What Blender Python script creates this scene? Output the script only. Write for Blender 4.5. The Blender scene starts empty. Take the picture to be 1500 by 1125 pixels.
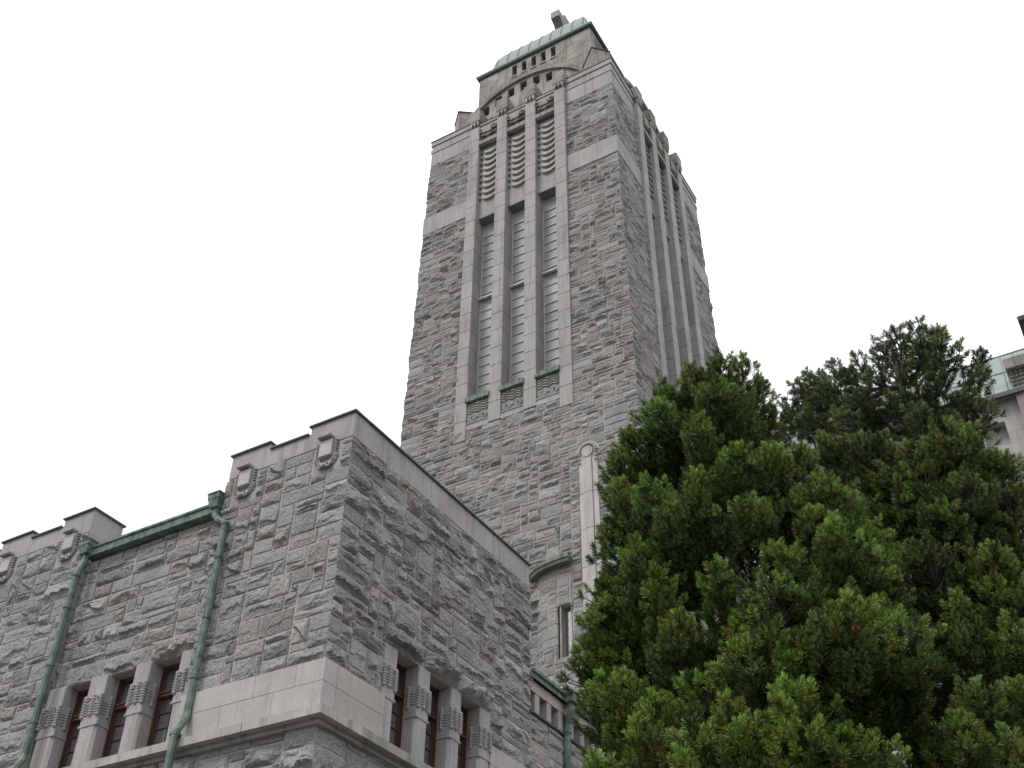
import bpy, math, random
import numpy as np
from mathutils import Matrix, Vector

# ------------------------------------------------------------------ camera
scene = bpy.context.scene
C = scene.collection
CAM = np.array([13.80692346, -15.96908588, 1.6])
F_, P_, R_, W_ = 1.1033240702465976, 0.6834889413676677, 0.014813036292191054, 0.5404758835744962
fw = np.array([-math.sin(W_)*math.cos(P_), math.cos(W_)*math.cos(P_), math.sin(P_)])
rt = np.array([math.cos(W_), math.sin(W_), 0.0])
up = np.cross(rt, fw)
rt2 = math.cos(R_)*rt + math.sin(R_)*up
up2 = -math.sin(R_)*rt + math.cos(R_)*up
cam_data = bpy.data.cameras.new('camera')
cam = bpy.data.objects.new('camera', cam_data)
C.objects.link(cam)
M = Matrix(((rt2[0], up2[0], -fw[0], CAM[0]), (rt2[1], up2[1], -fw[1], CAM[1]), (rt2[2], up2[2], -fw[2], CAM[2]), (0, 0, 0, 1)))
cam.matrix_world = M
cam_data.sensor_width = 36
cam_data.lens = F_*36
cam_data.clip_start = 0.1
cam_data.clip_end = 3000
scene.camera = cam

# ------------------------------------------------------------------ light
SUN_EL, SUN_AZ = math.radians(52), math.radians(205)      # azimuth clockwise from +Y
world = bpy.data.worlds.new('World')
scene.world = world
world.use_nodes = True
nt = world.node_tree
for n in list(nt.nodes): nt.nodes.remove(n)
def wn(t, **k):
    n = nt.nodes.new(t)
    for a, b in k.items(): setattr(n, a, b)
    return n
out = wn('ShaderNodeOutputWorld'); bg = wn('ShaderNodeBackground'); bg.inputs['Strength'].default_value = 0.1
sky = wn('ShaderNodeTexSky', sky_type='NISHITA', sun_disc=False, sun_elevation=SUN_EL, sun_rotation=SUN_AZ)
tc = wn('ShaderNodeTexCoord'); sep = wn('ShaderNodeSeparateXYZ')
nt.links.new(tc.outputs['Generated'], sep.inputs[0])
mr = wn('ShaderNodeMapRange'); mr.inputs['From Min'].default_value = 0.0; mr.inputs['From Max'].default_value = 1.0
mr.inputs['To Min'].default_value = 5.5; mr.inputs['To Max'].default_value = 22.0
nt.links.new(sep.outputs['Z'], mr.inputs['Value'])
cn_ = wn('ShaderNodeTexNoise'); cn_.inputs['Scale'].default_value = 2.6; cn_.inputs['Detail'].default_value = 5
nt.links.new(tc.outputs['Generated'], cn_.inputs['Vector'])
cr = wn('ShaderNodeMapRange'); cr.inputs['From Min'].default_value = 0.52; cr.inputs['From Max'].default_value = 0.70
cr.inputs['To Min'].default_value = 0.0; cr.inputs['To Max'].default_value = 0.5
nt.links.new(cn_.outputs['Fac'], cr.inputs['Value'])
zr = wn('ShaderNodeMapRange'); zr.inputs['From Min'].default_value = 0.62; zr.inputs['From Max'].default_value = 0.78
nt.links.new(sep.outputs['Z'], zr.inputs['Value'])
cm = wn('ShaderNodeMath', operation='MULTIPLY'); nt.links.new(cr.outputs[0], cm.inputs[0]); nt.links.new(zr.outputs[0], cm.inputs[1])
cf = wn('ShaderNodeMath', operation='SUBTRACT'); cf.inputs[0].default_value = 0.97; nt.links.new(cm.outputs[0], cf.inputs[1])
comb = wn('ShaderNodeCombineColor')
m1 = wn('ShaderNodeMath', operation='MULTIPLY'); m1.inputs[1].default_value = 1.0
m3 = wn('ShaderNodeMath', operation='MULTIPLY'); m3.inputs[1].default_value = 1.03
nt.links.new(mr.outputs[0], m1.inputs[0]); nt.links.new(mr.outputs[0], m3.inputs[0])
nt.links.new(m1.outputs[0], comb.inputs[0]); nt.links.new(m1.outputs[0], comb.inputs[1]); nt.links.new(m3.outputs[0], comb.inputs[2])
mx = wn('ShaderNodeMixRGB')
nt.links.new(cf.outputs[0], mx.inputs['Fac']); nt.links.new(sky.outputs[0], mx.inputs['Color1']); nt.links.new(comb.outputs[0], mx.inputs['Color2'])
nt.links.new(mx.outputs[0], bg.inputs['Color']); nt.links.new(bg.outputs[0], out.inputs['Surface'])

sd = bpy.data.lights.new('sun', 'SUN'); sd.energy = 1.5; sd.angle = math.radians(16); sd.color = (1.0, 0.98, 0.95)
sun = bpy.data.objects.new('sun', sd); C.objects.link(sun)
dirv = Vector((math.sin(SUN_AZ)*math.cos(SUN_EL), math.cos(SUN_AZ)*math.cos(SUN_EL), math.sin(SUN_EL)))
sun.rotation_euler = dirv.to_track_quat('Z', 'Y').to_euler()
scene.view_settings.view_transform = 'Standard'
scene.view_settings.look = 'None'
scene.view_settings.exposure = 0.0
scene.view_settings.gamma = 1.0

rnd = random.Random(7)
# ------------------------------------------------------------------ noise
def _hash(ix, iy, seed):
    h = (ix.astype(np.int64)*374761393 + iy.astype(np.int64)*668265263 + seed*2147483647) & 0xFFFFFFFF
    h = ((h ^ (h >> 13))*1274126177) & 0xFFFFFFFF
    h = ((h ^ (h >> 16))*2246822519) & 0xFFFFFFFF
    return ((h ^ (h >> 15)) & 0xFFFFFF)/float(0xFFFFFF)
def vn(x, y, seed=0):
    x = np.asarray(x, float); y = np.asarray(y, float) + 0*x; x = x + 0*y
    ix = np.floor(x); iy = np.floor(y); fx = x-ix; fy = y-iy
    fx = fx*fx*(3-2*fx); fy = fy*fy*(3-2*fy)
    a = _hash(ix, iy, seed); b = _hash(ix+1, iy, seed); c = _hash(ix, iy+1, seed); d = _hash(ix+1, iy+1, seed)
    return (a*(1-fx)+b*fx)*(1-fy) + (c*(1-fx)+d*fx)*fy
def fbm(x, y, seed=0, o=3):
    s = 0; a = .5
    for k in range(o):
        s = s + a*vn(x*2**k, y*2**k, seed+k*17); a *= .5
    return s

# ------------------------------------------------------------------ mesh builder
class MB:
    def __init__(s): s.v = []; s.t = []; s.f = []; s.n = 0; s.sm = []
    def cut(s): s.marks = getattr(s, 'marks', [])+[(len(s.v), len(s.f), s.n)]
    def add(s, v, f, tint=(1, 1, 1), smooth=False):
        v = np.asarray(v, float).reshape(-1, 3)
        t = np.asarray(tint, float)
        if t.ndim == 1: t = np.tile(t, (len(v), 1))
        s.v.append(v); s.t.append(t)
        if isinstance(f, np.ndarray): f = [f]
        else:
            g = {}
            for q in f: g.setdefault(len(q), []).append(q)
            f = [np.array(q) for q in g.values()]
        for q in f:
            s.f.append(q + s.n); s.sm.append(smooth)
        s.n += len(v)
    def box(s, x0, x1, y0, y1, z0, z1, tint=(1, 1, 1)):
        v = [(x0, y0, z0), (x1, y0, z0), (x1, y1, z0), (x0, y1, z0), (x0, y0, z1), (x1, y0, z1), (x1, y1, z1), (x0, y1, z1)]
        s.add(v, np.array([(0, 3, 2, 1), (4, 5, 6, 7), (0, 1, 5, 4), (1, 2, 6, 5), (2, 3, 7, 6), (3, 0, 4, 7)]), tint)
    def hexa(s, v, tint=(1, 1, 1)):
        s.add(v, np.array([(0, 3, 2, 1), (4, 5, 6, 7), (0, 1, 5, 4), (1, 2, 6, 5), (2, 3, 7, 6), (3, 0, 4, 7)]), tint)
    def cbox(s, x0, x1, y0, y1, z0, z1, tint=(1, 1, 1), c=.012):
        # box with a small chamfer on every edge
        v = []
        for x, sx in ((x0, 1), (x1, -1)):
            for y, sy in ((y0, 1), (y1, -1)):
                for z, sz in ((z0, 1), (z1, -1)):
                    v += [(x, y+sy*c, z+sz*c), (x+sx*c, y, z+sz*c), (x+sx*c, y+sy*c, z)]
        I = lambda a, b, d: (a*4+b*2+d)*3
        f = []
        f.append([I(0,0,0), I(0,0,1), I(0,1,1), I(0,1,0)]); f.append([I(1,0,0), I(1,1,0), I(1,1,1), I(1,0,1)])
        f.append([I(0,0,0)+1, I(1,0,0)+1, I(1,0,1)+1, I(0,0,1)+1]); f.append([I(0,1,0)+1, I(0,1,1)+1, I(1,1,1)+1, I(1,1,0)+1])
        f.append([I(0,0,0)+2, I(0,1,0)+2, I(1,1,0)+2, I(1,0,0)+2]); f.append([I(0,0,1)+2, I(1,0,1)+2, I(1,1,1)+2, I(0,1,1)+2])
        for a in (0, 1):
            for b in (0, 1):
                f.append([I(a,b,0), I(a,b,1), I(a,b,1)+1, I(a,b,0)+1])
                f.append([I(a,0,b), I(a,1,b), I(a,1,b)+2, I(a,0,b)+2])
                f.append([I(0,a,b)+1, I(1,a,b)+1, I(1,a,b)+2, I(0,a,b)+2])
        for k in range(8): f.append([k*3, k*3+1, k*3+2])
        s.add(v, f, tint)
    def prism(s, poly, y0, y1, tint=(1, 1, 1)):      # poly in (x,z), extruded in y
        n = len(poly)
        v = [(x, y0, z) for x, z in poly] + [(x, y1, z) for x, z in poly]
        f = [tuple(range(n)), tuple(range(2*n-1, n-1, -1))] + [(i, i+n, (i+1) % n+n, (i+1) % n) for i in range(n)]
        s.add(v, f, tint)
    def prismz(s, poly, z0, z1, tint=(1, 1, 1)):
        n = len(poly)
        v = [(x, y, z0) for x, y in poly] + [(x, y, z1) for x, y in poly]
        f = [tuple(range(n-1, -1, -1)), tuple(range(n, 2*n))] + [(i, (i+1) % n, (i+1) % n+n, i+n) for i in range(n)]
        s.add(v, f, tint)
    def tube(s, pts, r, n=8, tint=(1, 1, 1), smooth=True, caps=True):
        pts = np.asarray(pts, float); m = len(pts)
        r = np.full(m, r) if np.isscalar(r) else np.asarray(r, float)
        T = np.gradient(pts, axis=0); T /= np.linalg.norm(T, axis=1)[:, None]+1e-9
        ref = np.array([0, 0, 1.]) if abs(T[0, 2]) < .9 else np.array([1., 0, 0])
        V = []
        u = np.cross(T[0], ref); u /= np.linalg.norm(u)
        a = np.linspace(0, 2*math.pi, n, endpoint=False)
        for i in range(m):
            u = u - T[i]*(u@T[i]); u /= np.linalg.norm(u)+1e-9
            w = np.cross(T[i], u)
            V.append(pts[i] + r[i]*(np.cos(a)[:, None]*u + np.sin(a)[:, None]*w))
        i, j = np.meshgrid(np.arange(m-1), np.arange(n), indexing='ij'); j2 = (j+1) % n
        f = np.stack([i*n+j, i*n+j2, (i+1)*n+j2, (i+1)*n+j], -1).reshape(-1, 4)
        s.add(np.concatenate(V), f, tint, smooth)
        if caps:
            s.add(V[0], [tuple(range(n-1, -1, -1))], tint); s.add(V[-1], [tuple(range(n))], tint)
    def lathe(s, prof, cx, cy, n=10, tint=(1, 1, 1), smooth=True):   # prof: (r,z)
        m = len(prof); a = np.linspace(0, 2*math.pi, n, endpoint=False)
        V = [(cx+r*math.cos(t), cy+r*math.sin(t), z) for r, z in prof for t in a]
        f = [(i*n+j, i*n+(j+1) % n, (i+1)*n+(j+1) % n, (i+1)*n+j) for i in range(m-1) for j in range(n)]
        s.add(V, np.array(f), tint, smooth)
    def blob(s, c, r, tint=(1, 1, 1), n=8, m=5):
        cx, cy, cz = c; rx, ry, rz = (r, r, r) if np.isscalar(r) else r
        V = []; 
        for i in range(m+1):
            p = -math.pi/2+math.pi*i/m
            for j in range(n):
                t = 2*math.pi*j/n
                V.append((cx+rx*math.cos(p)*math.cos(t), cy+ry*math.cos(p)*math.sin(t), cz+rz*math.sin(p)))
        f = [(i*n+j, i*n+(j+1) % n, (i+1)*n+(j+1) % n, (i+1)*n+j) for i in range(m) for j in range(n)]
        s.add(V, np.array(f), tint, True)
    def mesh(s, name, off=(0, 0, 0)):
        me = bpy.data.meshes.new(name)
        v = np.concatenate(s.v)-np.array(off); t = np.concatenate(s.t)
        me.vertices.add(len(v)); me.vertices.foreach_set('co', v.astype(np.float32).ravel())
        lt = np.concatenate([np.full(len(q), q.shape[1]) for q in s.f])
        li = np.concatenate([q.ravel() for q in s.f])
        sm = np.concatenate([np.full(len(q), k) for q, k in zip(s.f, s.sm)])
        ls = np.concatenate([[0], np.cumsum(lt)[:-1]])
        me.loops.add(len(li)); me.loops.foreach_set('vertex_index', li.astype(np.int32))
        me.polygons.add(len(lt)); me.polygons.foreach_set('loop_start', ls.astype(np.int32))
        try: me.polygons.foreach_set('loop_total', lt.astype(np.int32))
        except Exception: pass
        me.polygons.foreach_set('use_smooth', sm)
        ca = me.color_attributes.new('tint', 'FLOAT_COLOR', 'POINT')
        ca.data.foreach_set('color', np.concatenate([t, np.ones((len(t), 1))], 1).astype(np.float32).ravel())
        me.update(calc_edges=True); me.validate()
        return me

# ------------------------------------------------------------------ object helpers
WORLD = {}
def thing(name, label, cat, loc, group=None, kind=None):
    o = bpy.data.objects.new(name, None); C.objects.link(o); o.location = loc
    o.empty_display_size = .3
    o['label'] = label; o['category'] = cat
    if group: o['group'] = group
    if kind: o['kind'] = kind
    WORLD[o.name] = np.array(loc, float)
    return o
def part(name, mb, mat, parent, label=None):
    """mesh given in world coordinates, child of an unrotated parent"""
    mk_ = getattr(mb, 'marks', None)
    if mk_:
        ms = [m_ for m_ in mk_ if m_[0] < len(mb.v)]+[(len(mb.v), len(mb.f), mb.n)]
        if ms[0][0] > 0: ms = [(0, 0, 0)]+ms
        o = None
        for a_, b_ in zip(ms[:-1], ms[1:]):
            q = MB(); q.v = mb.v[a_[0]:b_[0]]; q.t = mb.t[a_[0]:b_[0]]; q.f = [f-a_[2] for f in mb.f[a_[1]:b_[1]]]; q.sm = mb.sm[a_[1]:b_[1]]; q.n = b_[2]-a_[2]
            if q.v: o = part(name, q, mat, parent, label)
        return o
    off = WORLD[parent.name]
    me = mb.mesh(name, off); me.materials.append(mat)
    o = bpy.data.objects.new(name, me); C.objects.link(o); o.parent = parent
    WORLD[o.name] = off
    if label: o['label'] = label
    return o
def lpart(name, me, parent, loc=(0, 0, 0), rz=0, world=True, label=None):
    """mesh given in its own frame; loc in world coordinates when the parent is the thing"""
    o = bpy.data.objects.new(name, me); C.objects.link(o); o.parent = parent
    off = WORLD.get(parent.name, np.zeros(3)) if world else np.zeros(3)
    o.location = tuple(np.array(loc, float)-off); o.rotation_euler = (0, 0, rz)
    if label: o['label'] = label
    return o
def mk(mb, name, mat):
    me = mb.mesh(name); me.materials.append(mat); return me

# ------------------------------------------------------------------ materials
def mat(name, base, rough=.8, tint=True, speck=.0, sscale=60, bump=0., bscale=40, blotch=0., bl_scale=1.2, streak=0., streak_col=(.1, .1, .08), metal=0., spec=.3, ior=None, dirt=0.):
    m = bpy.data.materials.new(name); m.use_nodes = True
    t = m.node_tree; b = t.nodes['Principled BSDF']; L = t.links.new
    b.inputs['Roughness'].default_value = rough; b.inputs['Metallic'].default_value = metal
    b.inputs['Specular IOR Level'].default_value = spec
    if ior: b.inputs['IOR'].default_value = ior
    tcn = t.nodes.new('ShaderNodeTexCoord')
    geo = t.nodes.new('ShaderNodeNewGeometry')
    rgb = t.nodes.new('ShaderNodeRGB'); rgb.outputs[0].default_value = (*base, 1)
    cur = rgb.outputs[0]
    if tint:
        a = t.nodes.new('ShaderNodeAttribute'); a.attribute_name = 'tint'
        mm = t.nodes.new('ShaderNodeMixRGB'); mm.blend_type = 'MULTIPLY'; mm.inputs[0].default_value = 1
        L(cur, mm.inputs[1]); L(a.outputs['Color'], mm.inputs[2]); cur = mm.outputs[0]
    def noise(scale, detail=3, rough_=.6, vec=None):
        n = t.nodes.new('ShaderNodeTexNoise'); n.inputs['Scale'].default_value = scale; n.inputs['Detail'].default_value = detail
        n.inputs['Roughness'].default_value = rough_
        L(vec or geo.outputs['Position'], n.inputs['Vector']); return n.outputs['Fac']
    def mul(cur, fac_out, lo, hi, fmin=.3, fmax=.7):
        r = t.nodes.new('ShaderNodeMapRange'); r.inputs['From Min'].default_value = fmin; r.inputs['From Max'].default_value = fmax
        r.inputs['To Min'].default_value = lo; r.inputs['To Max'].default_value = hi; L(fac_out, r.inputs['Value'])
        v = t.nodes.new('ShaderNodeVectorMath'); v.operation = 'SCALE'; L(cur, v.inputs[0]); L(r.outputs[0], v.inputs['Scale']); return v.outputs[0]
    if blotch: cur = mul(cur, noise(bl_scale, 4), 1-blotch, 1+blotch*.6)
    if speck:
        cur = mul(cur, noise(sscale, 2, .7), 1-speck, 1+speck)
        cur = mul(cur, noise(sscale*2.7, 1, .5), 1-speck*.8, 1+speck*.8)
    if streak:
        mp = t.nodes.new('ShaderNodeMapping'); mp.inputs['Scale'].default_value = (3.2, 3.2, .28); L(geo.outputs['Position'], mp.inputs['Vector'])
        n = noise(1.6, 5, .65, mp.outputs[0])
        r = t.nodes.new('ShaderNodeMapRange'); r.inputs['From Min'].default_value = .5; r.inputs['From Max'].default_value = .72
        r.inputs['To Min'].default_value = 0; r.inputs['To Max'].default_value = streak; L(n, r.inputs['Value'])
        mm = t.nodes.new('ShaderNodeMixRGB'); L(r.outputs[0], mm.inputs[0]); L(cur, mm.inputs[1]); mm.inputs[2].default_value = (*streak_col, 1); cur = mm.outputs[0]
    L(cur, b.inputs['Base Color'])
    if bump:
        bn = t.nodes.new('ShaderNodeBump'); bn.inputs['Strength'].default_value = 1.0; bn.inputs['Distance'].default_value = bump
        L(noise(bscale, 6, .7), bn.inputs['Height']); L(bn.outputs[0], b.inputs['Normal'])
    return m
M_ROCK = mat('rock_faced_granite', (.288, .286, .284), .9, speck=.4, sscale=30, bump=.03, bscale=13, blotch=.16, bl_scale=1.7)
M_ROCKT = mat('tower_rock_faced_granite', (.286, .281, .274), .9, speck=.3, sscale=26, bump=.04, bscale=9, blotch=.22, bl_scale=.8)
M_ASH = mat('dressed_granite', (.35, .34, .332), .8, speck=.2, sscale=45, bump=.004, bscale=50, blotch=.14, bl_scale=1.1, streak=.65, streak_col=(.16, .15, .14))
M_ASHP = mat('pale_dressed_granite', (.41, .395, .383), .8, speck=.18, sscale=45, bump=.004, bscale=50, blotch=.13, streak=.45, streak_col=(.24, .225, .205))
M_PINK = mat('reddish_dressed_granite', (.40, .345, .315), .8, speck=.15, sscale=55, bump=.003, bscale=60, blotch=.1)
M_WEATH = mat('weathered_granite', (.32, .30, .27), .85, speck=.14, sscale=25, bump=.008, bscale=20, blotch=.42, bl_scale=1.3, streak=.85, streak_col=(.10, .095, .085))
M_LEDGE = mat('mossy_granite_ledge', (.40, .385, .36), .85, speck=.15, sscale=55, bump=.004, bscale=50, blotch=.2, streak=.75, streak_col=(.13, .125, .085))
M_MORT = mat('lime_mortar', (.41, .375, .35), .95, tint=False, speck=.15, sscale=30, blotch=.25, bl_scale=.9)
M_COPPER = mat('verdigris_copper', (.145, .205, .17), .7, speck=.2, sscale=22, bump=.006, bscale=9, blotch=.55, bl_scale=4.0, streak=.9, streak_col=(.04, .06, .05), spec=.35)
M_COPPALE = mat('pale_verdigris_copper', (.215, .265, .236), .6, speck=.06, sscale=12, bump=.004, bscale=8, blotch=.2, bl_scale=1.5, streak=.35, streak_col=(.17, .23, .2))
M_EDGE = mat('dark_metal_edging', (.075, .085, .08), .5, speck=.1, sscale=20)
M_WOOD = mat('reddish_brown_wood', (.08, .036, .024), .5, speck=.2, sscale=25, blotch=.2, bl_scale=3, bump=.002, bscale=50)
M_BAR = mat('painted_glazing_bar', (.50, .50, .48), .5, speck=.05)
M_LEAD = mat('dark_glazing_bar', (.07, .05, .045), .5, speck=.05)
def glass(name, base, ior, rough=.06, bump=.01):
    m = mat(name, base, rough, tint=False, spec=.5, ior=ior, bump=bump, bscale=2.2, blotch=.3, bl_scale=1.0)
    return m
M_GLASS = glass('old_window_glass', (.06, .062, .07), 3.8)
M_TGLASS = mat('wired_tower_glass', (.36, .357, .375), .5, tint=True, spec=.3, blotch=.12, bl_scale=.6)  # pale base colour stands in for sky reflected in the panes
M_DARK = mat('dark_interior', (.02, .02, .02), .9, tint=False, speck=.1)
M_GRAVEL = mat('ground_gravel', (.11, .105, .095), .95, tint=False, speck=.3, sscale=25, bump=.02, bscale=10, blotch=.3, bl_scale=.2)
M_BARK = mat('pine_bark', (.05, .04, .034), .9, tint=False, speck=.35, sscale=14, bump=.02, bscale=9, blotch=.2)

GRAY = [(1.0, 1.0, 1.0), (.84, .84, .85), (1.12, 1.12, 1.115), (.96, .965, .975), (1.05, 1.045, 1.04), (.91, .915, .93), (1.0, .985, .98), (1.06, 1.055, 1.055)]
WARM = [(1.05, .99, .95), (.97, .91, .885), (1.08, 1.03, .97), (.88, .82, .80), (1.04, .97, .94)]
def tintr(rg, warm=.16, sp=.12):
    c = WARM[rg.randrange(len(WARM))] if rg.random() < warm else GRAY[rg.randrange(len(GRAY))]
    k = 1+rg.uniform(-sp, sp)
    return tuple(x*k for x in c)

# ------------------------------------------------------------------ masonry
def axis_cells(a, b, c, breaks):
    pts = sorted({a, b, *[x for x in breaks if a+1e-4 < x < b-1e-4]})
    out = [a]
    for p, q in zip(pts[:-1], pts[1:]):
        n = max(1, round((q-p)/c))
        out += [p+(q-p)*(i+1)/n for i in range(n)]
    return out
def rock_face(mb, F, u0, u1, z0, z1, holes=(), forced=(), cell=.045, cu=.11, cz=.17, amp=(.04, .12), flat=.36,
              cornL=None, cornR=None, seed=1, warm=.16, ubreaks=(), maxw=9, hs=(1, 2, 2, 2, 2, 3), bulk=1.0):
    rg = random.Random(seed)
    ub = [x for h in holes for x in h[:2]]+[x for h in forced for x in h[:2]]+list(ubreaks)
    zb = [x for h in holes for x in h[2:]]+[x for h in forced for x in h[2:4]]
    U = axis_cells(u0, u1, cu, ub); Z = axis_cells(z0, z1, cz, zb)
    nu, nz = len(U)-1, len(Z)-1
    occ = np.zeros((nu, nz), bool)
    uc = [(U[i]+U[i+1])/2 for i in range(nu)]; zc = [(Z[i]+Z[i+1])/2 for i in range(nz)]
    for h in holes:
        for i in range(nu):
            if h[0] < uc[i] < h[1]:
                for k in range(nz):
                    if h[2] < zc[k] < h[3]: occ[i, k] = True
    stones = []
    for h in forced:
        stones.append((h[0], h[1], h[2], h[3], h[4] if len(h) > 4 else 1.0))
        for i in range(nu):
            if h[0] < uc[i] < h[1]:
                for k in range(nz):
                    if h[2] < zc[k] < h[3]: occ[i, k] = True
    brk = set()
    for b in ubreaks:
        brk.add(min(range(len(U)), key=lambda i: abs(U[i]-b)))
    for k in range(nz):
        i = 0
        while i < nu:
            if occ[i, k]: i += 1; continue
            hh = rg.choice(hs)
            hh = min(hh, nz-k)
            q = 1
            while q < hh and not occ[i, k+q]: q += 1
            hh = q
            w = rg.randint(3, maxw+2) if hh > 1 else rg.randint(4, maxw+1)
            if hh >= 3: w = max(5, w)
            x = 1
            while x < w and i+x < nu and not occ[i+x, k:k+hh].any() and (i+x) not in brk: x += 1
            if i+x < nu and not occ[i+x, k] and (i+x+1 >= nu or occ[i+x+1, k]) and not occ[i+x, k:k+hh].any() and (i+x) not in brk: x += 1
            occ[i:i+x, k:k+hh] = True
            stones.append((U[i], U[i+x], Z[k], Z[k+hh], -1))
            i += x
    g = .0145
    for (a, b, c, d, fc) in stones:
        w, h = b-a, d-c
        if w < .03 or h < .03: continue
        eL = cornL is not None and abs(a-u0) < 1e-4
        eR = cornR is not None and abs(b-u1) < 1e-4
        n1 = max(3, round(w/cell)); n2 = max(3, round(h/cell))
        ua = a if eL else a+g; ubb = b if eR else b-g
        us = np.concatenate([[ua], np.linspace(ua+.016, ubb-.016, n1), [ubb]])
        zs = np.concatenate([[c+g], np.linspace(c+g+.014, d-g-.014, n2), [d-g]])
        Ug, Zg = np.meshgrid(us, zs, indexing='ij')
        sd_ = rg.randrange(10000)
        jx = (fbm(Ug*1.3, Zg*1.3, 5, 2)-.4)*.05; jz = (fbm(Ug*1.1+9, Zg*1.1, 6, 2)-.4)*.05
        t = (Zg-c)/h; s_ = (Ug-a)/w
        smooth_stone = fc < 0 and rg.random() < flat
        A = rg.uniform(*amp)*(1 if fc < 0 else 1.5*fc)*min(1.25, .55+h*1.3)
        if smooth_stone: A *= .35
        line = .16+.42*vn(Ug*3.0+sd_, np.zeros_like(Ug)+.5, sd_) + rg.uniform(-.1, .12)
        line = np.clip(line + (vn(Ug*11, Zg*0, sd_+1)-.5)*.16, .06, .8)
        upp = 1-rg.uniform(.35, .75)*np.clip((t-line)/(1-line+1e-3), 0, 1)
        low = np.clip(t/line, 0, 1)**1.6*rg.uniform(.15, .55)
        prof = np.where(t > line, upp, low)
        if rg.random() < .22:    # diagonal fracture instead of a horizontal one
            k_ = rg.choice((-1, 1))*rg.uniform(.5, 1.2)
            dl = (t-.5) + k_*(s_-.5) + (vn(Ug*5, Zg*5, sd_+3)-.5)*.5
            prof = np.where(dl > 0, 1-.6*dl, .35+.25*dl)
        fac = np.full_like(Ug, 9.)
        for _ in range(4):
            an = rg.uniform(0, 2*math.pi); st_ = rg.uniform(.3, 1.3)
            fac = np.minimum(fac, rg.uniform(.75, 1.15)-st_*np.maximum(0, (s_-.5)*math.cos(an)*min(2., w/h)+(t-.5)*math.sin(an)-rg.uniform(-.1, .25)))
        if rg.random() < .4: prof = fac-.15*(t < line*.6)
        else: prof = np.minimum(prof, fac+.1)
        tilt = rg.uniform(-.4, .4)*(s_-.5)
        hgt = .012 + A*(prof+tilt)
        # angular chips: steps of a coarse cellular-ish noise
        q = vn(Ug*7+sd_, Zg*9, sd_+5)
        hgt = hgt + A*.32*(np.abs(q-.5)*2-.4) + (fbm(Ug*14, Zg*14, sd_+8, 2)-.37)*.04*min(1, A/.06+.2)
        de = np.minimum(np.minimum((Ug-a) if not eL else 9+0*Ug, (b-Ug) if not eR else 9+0*Ug), np.minimum(Zg-c, d-Zg))-g
        rag = .3+1.5*vn(Ug*6, Zg*6, sd_+11)
        hgt = np.minimum(hgt, .006+de*rag*1.6)
        hgt = np.maximum(hgt, .002)*bulk
        hgt[:, 0] = -.015; hgt[:, -1] = -.015
        if not eL: hgt[0, :] = -.015
        if not eR: hgt[-1, :] = -.015
        Uo = Ug+jx; Zo = Zg+jz
        inner = np.ones(n2+2, bool); inner[0] = inner[-1] = False
        if eR:
            hc = cornR(Zo[-1]); hgt[-1] = np.where(inner, hc, -.03); Uo[-1] = b+np.where(inner, hc, -.03)
            Uo[-2] = b-.01
        else: pass
        if eL:
            hc = cornL(Zo[0]); hgt[0] = np.where(inner, hc, -.03); Uo[0] = a-np.where(inner, hc, -.03)
            Uo[1] = a+.01
        P = F(Uo, Zo, hgt)
        m1_, m2_ = Ug.shape
        i, j = np.meshgrid(np.arange(m1_-1), np.arange(m2_-1), indexing='ij')
        f = np.stack([i*m2_+j, (i+1)*m2_+j, (i+1)*m2_+j+1, i*m2_+j+1], -1).reshape(-1, 4)
        mb.add(P.reshape(-1, 3), f, tintr(rg, warm))
def plane_F(ox, oy, dx, dy):
    """u along (dx,dy), outward normal is to the right of that direction"""
    nx_, ny_ = dy, -dx
    return lambda U, Z, H: np.stack([ox+dx*U+nx_*H, oy+dy*U+ny_*H, Z], -1)
def corner_fn(seed, base=.05, amp=.07):
    return lambda z: base+amp*(vn(z*2.1, 0*z+.3, seed)-.4)+amp*.7*(vn(z*7.0, 0*z+.3, seed+1)-.5)
def ashlar(mb, x0, x1, y0, y1, z0, z1, rows, ln, axis='x', seed=0, gap=.010, jit=.004, warm=.25, sp=.05, face=None):
    """courses of dressed blocks filling a box; visible joints are real gaps with a core behind"""
    rg = random.Random(seed)
    zs = list(np.linspace(z0, z1, rows+1)) if not isinstance(rows, (list, tuple)) else rows
    e = .012
    mb.box(x0+e, x1-e, y0+e, y1-e, z0+.002, z1-.002, (.34, .32, .3))
    lo, hi = (x0, x1) if axis == 'x' else (y0, y1)
    for r in range(len(zs)-1):
        n = max(1, round((hi-lo)/ln))
        cuts = [lo+(hi-lo)*(i+(rg.uniform(-.12, .12) if 0 < i < n else 0)+(.5 if (r % 2 and 0 < i < n) else 0)*(n > 1 and i < n))/n for i in range(n+1)]
        cuts = [c for c in cuts if lo+.04 < c < hi-.04]; cuts = [lo]+sorted(cuts)+[hi]
        for a, b in zip(cuts[:-1], cuts[1:]):
            if b-a < .05: continue
            ga = 0 if a == lo else gap/2; gb = 0 if b == hi else gap/2
            j = rg.uniform(0, jit)
            za = zs[r]+(gap/2 if r else 0); zb_ = zs[r+1]-(gap/2 if r < len(zs)-2 else 0)
            k = tintr(rg, warm, sp); k = tuple(.35*c+.65 for c in k)
            if axis == 'x': mb.box(a+ga, b-gb, y0+j, y1-j, za, zb_, k)
            else: mb.box(x0+j, x1-j, a+ga, b-gb, za, zb_, k)

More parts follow.
